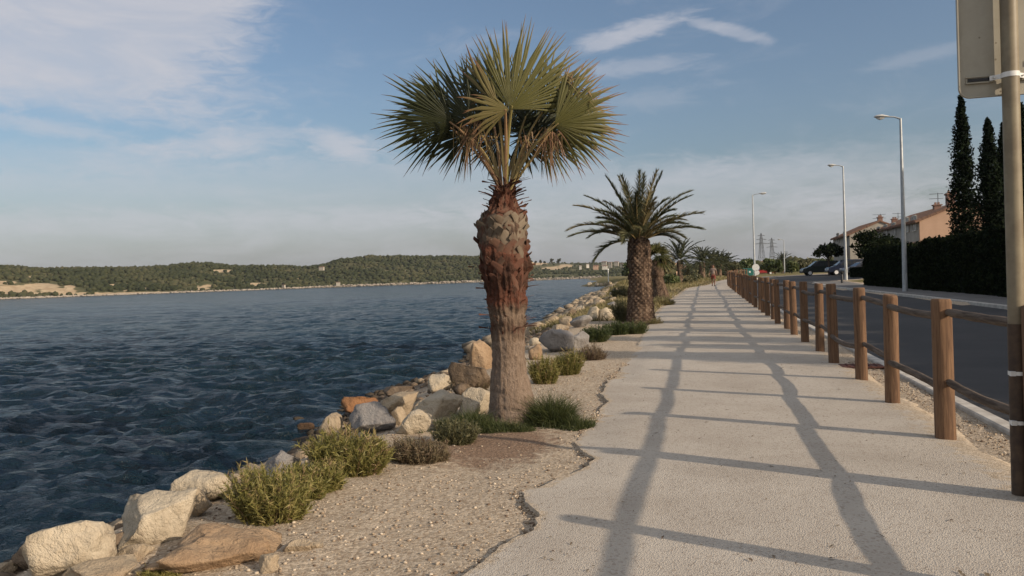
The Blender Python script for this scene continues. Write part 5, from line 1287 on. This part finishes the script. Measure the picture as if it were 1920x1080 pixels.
h2, roof2 = gable_house((a2[0], YB, g2), rx2 * 2.0, 12, float(a2[2]) - g2, float(b2[2]) - g2, rx2, 'grey beige house with a gable end behind the loose dark tree and parked cars', 'cream_render', [(3, 4.6, .9, 1.1), (8, 4.6, .9, 1.1)])
cc = hz(1650, 414, YB + 1); chimney(roof2, float(cc[0] - a2[0]), 1, float(cc[2]) - g2, .5, .7)
cc = hz(1677, 414, YB + 4); chimney(roof2, float(cc[0] - a2[0]), 4, float(cc[2]) - g2 - .3, .6, .9)
ac = hz(1651, 409, YB + 1); antenna((ac[0], YB + 1, ac[2]), 'flat television antenna on the ridge of the grey house, left one', .5, 1.2)
ac = hz(1684, 410, YB + 4); antenna((ac[0], YB + 4, ac[2]), 'small television antenna on the grey house roof, next to the tall lamp', .7, .9)

# ================================================================ CARS
def car(loc, rz, label, paint, L=4.4, W_=1.75, H_=1.7, kind='van', name='parked_car'):
    t = empty(name, loc, rz, label, 'car', 'cars parked beyond the road')
    if kind == 'van': prof = [(-L / 2, .35), (-L / 2, .72), (-L / 2 + .12, .9), (-L / 2 + .95, 1.08), (L / 2 - .06, 1.1), (L / 2, .8), (L / 2, .35)]; cab = [(-L / 2 + .85, 1.07), (-L / 2 + 1.75, H_ - .04), (-L / 2 + 2.2, H_), (L / 2 - .35, H_ - .04), (L / 2 - .04, 1.09)]
    else: prof = [(-L / 2, .32), (-L / 2, .62), (-L / 2 + .15, .78), (-L / 2 + 1.15, .93), (L / 2 - .5, .95), (L / 2 - .05, .9), (L / 2, .35)]; cab = [(-L / 2 + 1.05, .92), (-L / 2 + 1.85, H_ - .03), (-L / 2 + 2.3, H_), (L / 2 - 1.0, H_ - .03), (L / 2 - .25, .93)]
    def loft(pr, ws, name_, mat_, par, off=0.0):
        V = []; n = len(pr)
        for s, row in ((-1, 0), (1, 1)):
            for (x, z) in pr: V.append((x, s * (ws(z)), z))
        F = [tuple(range(n - 1, -1, -1)), tuple(range(n, 2 * n))] + [(k, (k + 1) % n, n + (k + 1) % n, n + k) for k in range(n)]
        bm_ = bmesh.new(); vs = [bm_.verts.new(v) for v in V]; [bm_.faces.new([vs[i] for i in f]) for f in F]
        bmesh.ops.bevel(bm_, geom=list(bm_.edges), offset=.05, segments=2, affect='EDGES', clamp_overlap=True)
        ms = bpy.data.meshes.new(name_); bm_.to_mesh(ms); bm_.free(); ms.materials.append(MATS[mat_]); ms.polygons.foreach_set('use_smooth', np.ones(len(ms.polygons), dtype=bool)); ms.set_sharp_from_angle(angle=math.radians(35))
        o_ = bpy.data.objects.new(name_, ms); col.objects.link(o_); o_.parent = par; return o_
    zt = prof[3][1]
    body = loft(prof, lambda z: W_ / 2 - (.05 if z > 1 else 0), 'body', paint, t)
    loft(cab, lambda z: (W_ / 2 - .06) - (z - zt) * .22, 'cabin', paint, t)
    # side windows a little proud of the cabin, windscreens
    for s in (-1, 1):
        xs_ = [cab[0][0] + .42, (cab[1][0] + cab[3][0]) / 2 - .35, (cab[1][0] + cab[3][0]) / 2 + .55, cab[4][0] - .35]
        for i in range(3):
            x0_, x1_ = xs_[i] + .05, xs_[i + 1] - .05; z0_, z1_ = zt + .07, H_ - .13; sl = .5 if i == 0 else 0
            f = lambda z: s * ((W_ / 2 - .06) - (z - zt) * .22 + .012)
            V = [(x0_, f(z0_), z0_), (x1_, f(z0_), z0_), (x1_, f(z1_), z1_), (x0_ + sl, f(z1_), z1_)]
            V += [(x, y - s * .02, z) for x, y, z in V]
            me('side_window', np.array(V), [(0, 1, 2, 3), (7, 6, 5, 4), (0, 4, 5, 1), (1, 5, 6, 2), (2, 6, 7, 3), (3, 7, 4, 0)], 'glass', t)
    for (p, q, nm) in ((cab[0], cab[1], 'windscreen'), (cab[4], cab[3], 'rear_window')):
        d = np.array([q[0] - p[0], q[1] - p[1]]); nn = np.array([-d[1], d[0]]) / np.linalg.norm(d); nn = nn if (nn[0] * p[0] > 0) else -nn
        A_ = np.array(p) + d * .1 + nn * .012; B_ = np.array(p) + d * .88 + nn * .012; wa = W_ / 2 - .18; wb = W_ / 2 - .32
        V = [(A_[0], -wa, A_[1]), (A_[0], wa, A_[1]), (B_[0], wb, B_[1]), (B_[0], -wb, B_[1])]; V += [(x - nn[0] * .02, y, z - nn[1] * .02) for x, y, z in V]
        me(nm, np.array(V), [(0, 1, 2, 3), (7, 6, 5, 4), (0, 4, 5, 1), (1, 5, 6, 2), (2, 6, 7, 3), (3, 7, 4, 0)], 'glass', t)
    for sx_ in (-1, 1):
        for s in (-1, 1):
            c = (sx_ * (L / 2 - .85), s * (W_ / 2 - .10), .33)
            wb = MB().tube([(c[0], c[1] - .105, c[2]), (c[0], c[1] - .09, c[2]), (c[0], c[1] + .09, c[2]), (c[0], c[1] + .105, c[2])], [.30, .33, .33, .30], 22).build('wheel', 'rubber', t, True)
            MB().tube([(c[0], c[1] - .115 if s < 0 else c[1] + .10, c[2]), (c[0], c[1] - .10 if s < 0 else c[1] + .115, c[2])], .215, 18).build('rim', 'rim_metal', wb, True)
    for s in (-1, 1):
        MB().box((-L / 2 + .04, s * (W_ / 2 - .28), .70), (.14, .34, .16), bev=.03).build('headlight', 'headlight_glass', t)
        MB().box((L / 2 - .04, s * (W_ / 2 - .14), .85), (.10, .16, .3), bev=.02).build('tail_light', 'car_red', t)
        MB().box((cab[0][0] + .45, s * (W_ / 2 + .06), zt + .12), (.1, .16, .13), bev=.02).build('mirror', paint, t)
    MB().box((0, 0, .52), (L * .62, W_ + .012, .05)).build('side_trim', 'dark_metal', t)
    MB().box((-L / 2 - .03, 0, .45), (.12, W_ - .1, .22), bev=.04).build('bumper', 'dark_metal', t)
    return t
def car_px(x, ybase, Yd, rz, label, paint, **kw):
    c = col_at(x, Yd); return car((c[0], Yd, float(ht(c[0], Yd)) - .09), rz, label, paint, **kw)
ca = YAW * .0
car_px(1538, 520, 106, math.radians(6), 'dark green van with one pale rim showing, parked leftmost of the cars', 'car_dark', L=4.6, H_=1.82, kind='van')
car_px(1588, 522, 98, math.radians(6), 'dark blue estate car parked behind the second lamp post', 'car_blue', L=4.5, H_=1.78, kind='van')
car_px(1616, 522, 92, math.radians(14), 'silver car partly hidden at the end of the hedge', 'car_silver', L=4.2, H_=1.45, kind='saloon')
car_px(1431, 505, 172, math.radians(8), 'small red car far away to the right of the white lamp post', 'car_red', L=4.3, H_=1.6, kind='saloon')
# low dark hedge piece in front of the silver car
c = col_at(1611, 80); hb = empty('low_hedge', (c[0], 80, float(ht(c[0], 80))), 0, 'low dark clipped hedge in front of the silver car', 'hedge')
kk = ppm(np.array([c[0], 80, 0])); r = np.random.default_rng(66); n = 1500; hw = 16 / kk; hh = 17 / kk
P = np.stack([r.uniform(-hw, hw, n), r.uniform(-.4, .4, n), r.uniform(0, hh, n)], 1); u = r.normal(size=(n, 3)); u /= np.linalg.norm(u, axis=1, keepdims=True); v = np.cross(u, r.normal(size=(n, 3))); v /= np.linalg.norm(v, axis=1, keepdims=True)
V = np.stack([P - u * .12, P - v * .07, P + u * .12, P + v * .07], 1).reshape(-1, 3); me('foliage', V, np.arange(4 * n).reshape(-1, 4), 'dark_foliage', hb, False, np.repeat(r.random(n), 4))
MB().box((0, 0, hh / 2 - .05), (hw * 1.9, .7, hh)).build('branches', 'dark_foliage', hb)
# teal bin
c = col_at(1403, 128); b = empty('recycling_container', (c[0], 128, float(ht(c[0], 128))), 0, 'teal green container left of the white lamp post, behind the fence', 'container')
MB().box((0, 0, .62), (1.5, 1.1, 1.15), bev=.1).build('body', 'teal_plastic', b, True); MB().box((0, 0, 1.26), (1.6, 1.2, .14), bev=.05).build('lid', 'teal_plastic', b, True)
for s in (-1, 1): MB().tube([(s * .6, -.5, .09), (s * .6, -.42, .09)], .09, 10).build('wheel', 'rubber', b)
MB().box((.2, -.56, .75), (.25, .02, .25)).build('sticker', 'white_plastic', b)
c = gt(1579, 531); q = empty('bollard', (c[0], c[1], c[2]), 0, 'short dark bollard in the road shade beside the second lamp post', 'bollard')
MB().tube([(0, 0, -.1), (0, 0, .62), (0, 0, .66)], [.09, .08, .06], 12).build('post', 'dark_metal', q, True); MB().tube([(0, 0, .66), (0, 0, .74), (0, 0, .86), (0, 0, .9)], [.06, .12, .11, .04], 12).build('cap', 'rubber', q, True)

# ================================================================ PYLONS, FAR BUILDINGS
def pylon(x, ytop, Yd, label):
    c = col_at(x, Yd); g = float(ht(c[0], Yd)); H_ = float(at(x, ytop, Yd)[2]) - g; m = MB()
    lev = [0, .2, .37, .52, .64, .74, .83, .91, 1.0]; wd = [3.4, 2.5, 1.9, 1.45, 1.15, .95, .8, .6, .15]
    for i in range(len(lev) - 1):
        z0_, z1_ = lev[i] * H_, lev[i + 1] * H_; a_, b_ = wd[i], wd[i + 1]; A4 = [(-a_, -a_), (a_, -a_), (a_, a_), (-a_, a_)]; B4 = [(-b_, -b_), (b_, -b_), (b_, b_), (-b_, b_)]
        for k in range(4):
            p, q_ = A4[k], A4[(k + 1) % 4]; u_, v_ = B4[k], B4[(k + 1) % 4]
            m.tube([(*p, z0_), (*u_, z1_)], .12, 4); m.tube([(*p, z0_), (*v_, z1_)], .09, 4); m.tube([(*q_, z0_), (*u_, z1_)], .09, 4); m.tube([(*u_, z1_), (*v_, z1_)], .09, 4)
    t = empty('lattice_pylon', (c[0], Yd, g), math.radians(20), label, 'pylon', 'electricity pylons on the skyline'); m.build('tower', 'pylon_steel', t)
    for lv, w_ in ((.72, 5.2), (.83, 4.2), (.93, 3.0)):
        a_ = MB().tube([(-w_, 0, lv * H_), (0, 0, lv * H_ + .9), (w_, 0, lv * H_)], .14, 4).tube([(-w_, 0, lv * H_), (w_, 0, lv * H_)], .12, 4); a_.build('cross_arm', 'pylon_steel', t)
    return t
pylon(1429, 437, 640, 'left and taller lattice pylon on the skyline between the lamp posts')
pylon(1448.5, 446, 720, 'right and shorter lattice pylon on the skyline')
def far_house(x, y, wpx, hpx, Yd, mat, label, group='small houses on the far hillside', roof='roof_tile'):
    P = at(x, y, Yd); 
    k = ppm(P); w_, h_ = wpx / k, hpx / k
    t = empty('small_house', P, math.radians((x * 7) % 40 - 20), label, 'house', group)
    MB().box((0, 0, h_ / 2 - 1.5), (w_, w_ * .6, h_ + 3)).build('wall', mat, t)
    V = [(-w_ * .54, -w_ * .36, h_ - .02), (w_ * .54, -w_ * .36, h_ - .02), (w_ * .54, w_ * .36, h_ - .02), (-w_ * .54, w_ * .36, h_ - .02), (-w_ * .5, 0, h_ + w_ * .12), (w_ * .5, 0, h_ + w_ * .12)]
    me('roof', np.array(V), [(0, 1, 5, 4), (2, 3, 4, 5), (1, 2, 5), (3, 0, 4), (3, 2, 1, 0)], roof, t)
    wv_ = MB()
    for s in (-.25, .25): wv_.box((w_ * s, -w_ * .3 - .02, h_ * .5), (w_ * .12, .06, h_ * .3))
    wv_.build('window', 'glass', t); return t
for (x, y, w_, h_, Yd, mt_, lab) in [
  (882, 526, 5, 4, 800, 'white_render', 'tiny white house at the water left of the fan palm trunk'),
  (603, 502, 9, 1.2, 790, 'cream_render', 'pale house among trees on the slope at the left shoulder of the long hill'),
  (532, 536, 6, 1.6, 660, 'cream_render', 'pale house just above the far waterline, under the middle of the sky'),
  (634, 531, 7, 1.6, 690, 'cream_render', 'long pale house near the far waterline below the left end of the high hill'),
  (1088, 501, 4, 3, 950, 'white_render', 'small white house left of the group on the right hillside'),
  (1102, 498, 5, 2.5, 950, 'white_render', 'pale house between a lone white one and the pinkish one'),
  (1117, 501, 9, 3, 950, 'peach_render', 'pinkish long house on the right far hillside'),
  (1134, 501, 9, 2.5, 950, 'white_render', 'bright white long building above the marker post'),
  (1133, 495, 9, 4, 1100, 'cream_render', 'beige block higher up, above the bright white building'),
  (1144, 498, 7, 6, 1100, 'cream_render', 'grey beige block right of the bright white building'),
  (1156, 495, 8, 4, 1100, 'cream_render', 'pale block at the right end of the hillside group'),
  (1166, 497, 6, 3, 1100, 'cream_render', 'small pale house closest to the thick date palm trunk')]:
    far_house(x, y, w_, h_, Yd, mt_, lab)
for (x, y, w_, h_, Yd, mt_, lab) in [(1263, 512, 12, 18, 210, 'peach_render', 'peach house seen between the leaning palm and the next date palm'), (1288, 512, 30, 10, 215, 'beige_wall', 'long low pinkish building behind the third date palm'), (1436, 500, 14, 10, 520, 'peach_render', 'pale pink building at the foot of the pylons'), (1424, 500, 9, 7, 480, 'beige_wall', 'beige building right of the white lamp post on the skyline')]:
    far_house(x, y, w_, h_, Yd, mt_, lab, 'low buildings beyond the field')
# low ridge with lone trees at the right of the far hill
for i, (x, y, w_, lab) in enumerate([(994, 489, 9, 'leftmost lone tree on the brown ridge right of the fan palm trunk'), (1004, 491, 5, 'small lone tree on the brown ridge, second from the trunk'), (1013, 490, 7, 'middle lone tree on the brown ridge'), (1022, 491, 5, 'thin lone tree on the brown ridge'), (1035, 489, 8, 'round lone tree on the brown ridge'), (1048, 491, 11, 'broad dark tree at the right end of the lone ridge trees')]):
    P = at(x, y + 3, 1090); k = ppm(P)
    leafy_tree('ridge_tree', (P[0], P[1], P[2] - 2), lab, 'tree', w_ / k * .9 + 2, w_ / k, 2.2, 'wood_far', 160, 1.3, 7, 700 + i, 'lone trees on the far ridge', .8, .3)

# ================================================================ PERSON
def person(loc, rz):
    t = empty('person', loc, rz, 'person walking on the path in a faded brownish top and red shorts, arms slightly out', 'person')
    V = []; R = []; E = []
    def v(p, r_): V.append(p); R.append(r_); return len(V) - 1
    def chain(i, pts):
        for p, r_ in pts: j = v(p, r_); E.append((i, j)); i = j
        return i
    pel = v((0, 0, .95), .145)
    ch = chain(pel, [((0, .0, 1.10), .13), ((0, 0, 1.28), .155), ((0, 0, 1.42), .12)])
    neck = chain(ch, [((0, 0, 1.50), .055), ((0, -.01, 1.56), .055)])
    chain(neck, [((0, -.015, 1.63), .085), ((0, -.01, 1.70), .09), ((0, 0, 1.765), .05)])
    for s in (-1, 1):
        fwd = -s * .12
        chain(pel, [((s * .10, 0, .88), .095), ((s * .11, fwd, .50), .062), ((s * .11, fwd + (.05 if s > 0 else .10), .28), .052), ((s * .11, fwd + (.06 if s > 0 else .2), .09), .038), ((s * .12, fwd - .10 + (.06 if s > 0 else .2), .035), .034)])
        w_ = chain(ch, [((s * .19, 0, 1.42), .062), ((s * .27, .02, 1.17), .044), ((s * .31, -.12, .98), .033), ((s * .315, -.16, .93), .03)])
        for k in range(4): chain(w_, [((s * (.31 + .012 * (k - 1.5)), -.20 - .004 * k, .885 + .004 * k), .011), ((s * (.31 + .014 * (k - 1.5)), -.205, .85 + .006 * abs(k - 1)), .009), ((s * (.308 + .014 * (k - 1.5)), -.195, .825 + .008 * abs(k - 1)), .008)])
        chain(w_, [((s * .29, -.20, .92), .012), ((s * .275, -.225, .895), .010)])
    ms = bpy.data.meshes.new('body'); ms.from_pydata(V, E, []); o = bpy.data.objects.new('body', ms); col.objects.link(o); o.parent = t
    md = o.modifiers.new('skin', 'SKIN'); 
    for k, q in enumerate(ms.skin_vertices[0].data): q.radius = (R[k], R[k] * (.72 if k < 4 else 1)); q.use_root = (k == 0)
    md.use_smooth_shade = True; o.modifiers.new('subdiv', 'SUBSURF').render_levels = 2; ms.materials.append(MATS['skin'])
    def skinpart(nm, V, E, R, mat, flat=1.0):
        ms = bpy.data.meshes.new(nm); ms.from_pydata(V, E, []); o_ = bpy.data.objects.new(nm, ms); col.objects.link(o_); o_.parent = t; o_.modifiers.new('skin', 'SKIN').use_smooth_shade = True
        for k, q in enumerate(ms.skin_vertices[0].data): q.radius = (R[k], R[k] * flat); q.use_root = (k == 0)
        o_.modifiers.new('subdiv', 'SUBSURF').render_levels = 2; ms.materials.append(MATS[mat])
    skinpart('shirt', [(0, 0, 1.0), (0, 0, 1.13), (0, 0, 1.29), (0, 0, 1.43), (0, 0, 1.485), (-.205, 0, 1.425), (-.255, .02, 1.24), (.205, 0, 1.425), (.255, .02, 1.24)], [(0, 1), (1, 2), (2, 3), (3, 4), (3, 5), (5, 6), (3, 7), (7, 8)], [.165, .15, .175, .14, .075, .082, .07, .082, .07], 'shirt_cloth', .78)
    skinpart('shorts', [(0, 0, .98), (0, 0, .90), (-.11, .02, .80), (-.115, .07, .56), (.11, -.02, .80), (.115, -.07, .56)], [(0, 1), (1, 2), (2, 3), (1, 4), (4, 5)], [.155, .15, .12, .11, .12, .11], 'shorts_cloth', .85)
    h_ = MB(); zc = 1.70
    Vh = [p for p in ICO3 if True]; Vh = np.array(Vh); Vq = Vh * np.array([.098, .108, .105]) + np.array([0, .018, 1.715]); keep = {i for i, p in enumerate(Vh) if p[2] > -.35 or p[1] > .2}
    keep = {i for i in keep if not (Vh[i][1] < -.25 and Vh[i][2] < .45)}
    me('hair', Vq, [tuple(f) for f in ICO3F.tolist() if all(i in keep for i in f)], 'hair', t, True)
    f_ = MB().tube([(0, -.095, 1.71), (0, -.118, 1.675), (0, -.10, 1.665)], [.008, .014, .008], 6); f_.build('nose', 'skin', t, True)
    for s in (-1, 1):
        MB().tube([(s * .034, -.088, 1.705), (s * .034, -.094, 1.705)], [.012, .008], 8).build('eye', 'hair', t, True); MB().tube([(s * .085, 0, 1.66), (s * .095, .01, 1.70), (s * .085, .015, 1.72)], [.008, .014, .008], 6).build('ear', 'skin', t, True)
        fwd = -s * .12 + (.06 if s > 0 else .2)
        MB().box((s * .115, fwd - .06, .035), (.10, .27, .085), bev=.03).build('shoe', 'shoe', t, True)
    MB().tube([(-.025, -.092, 1.635), (0, -.098, 1.633), (.025, -.092, 1.635)], .006, 6).build('mouth', 'shorts_cloth', t, True)
    return t
cp = col_at(1337, 69); person((cp[0], 69, float(ht(cp[0], 69)) + .034), math.radians(-6))

# ================================================================ AIR
if True:
    hm = bpy.data.materials.new('haze'); hm.use_nodes = True; N = NT(hm.node_tree); N.n.remove(N.n['Principled BSDF'])
    pv = N.new('ShaderNodeVolumePrincipled'); pv.inputs['Color'].default_value = (.80, .86, .95, 1); pv.inputs['Density'].default_value = .00006; pv.inputs['Anisotropy'].default_value = .1
    N.l.new(pv.outputs[0], N.n['Material Output'].inputs['Volume']); MATS['haze'] = hm
    o = MB().box((0, 1000, 45), (6600, 6400, 110)).build('haze', 'haze'); o['kind'] = 'stuff'
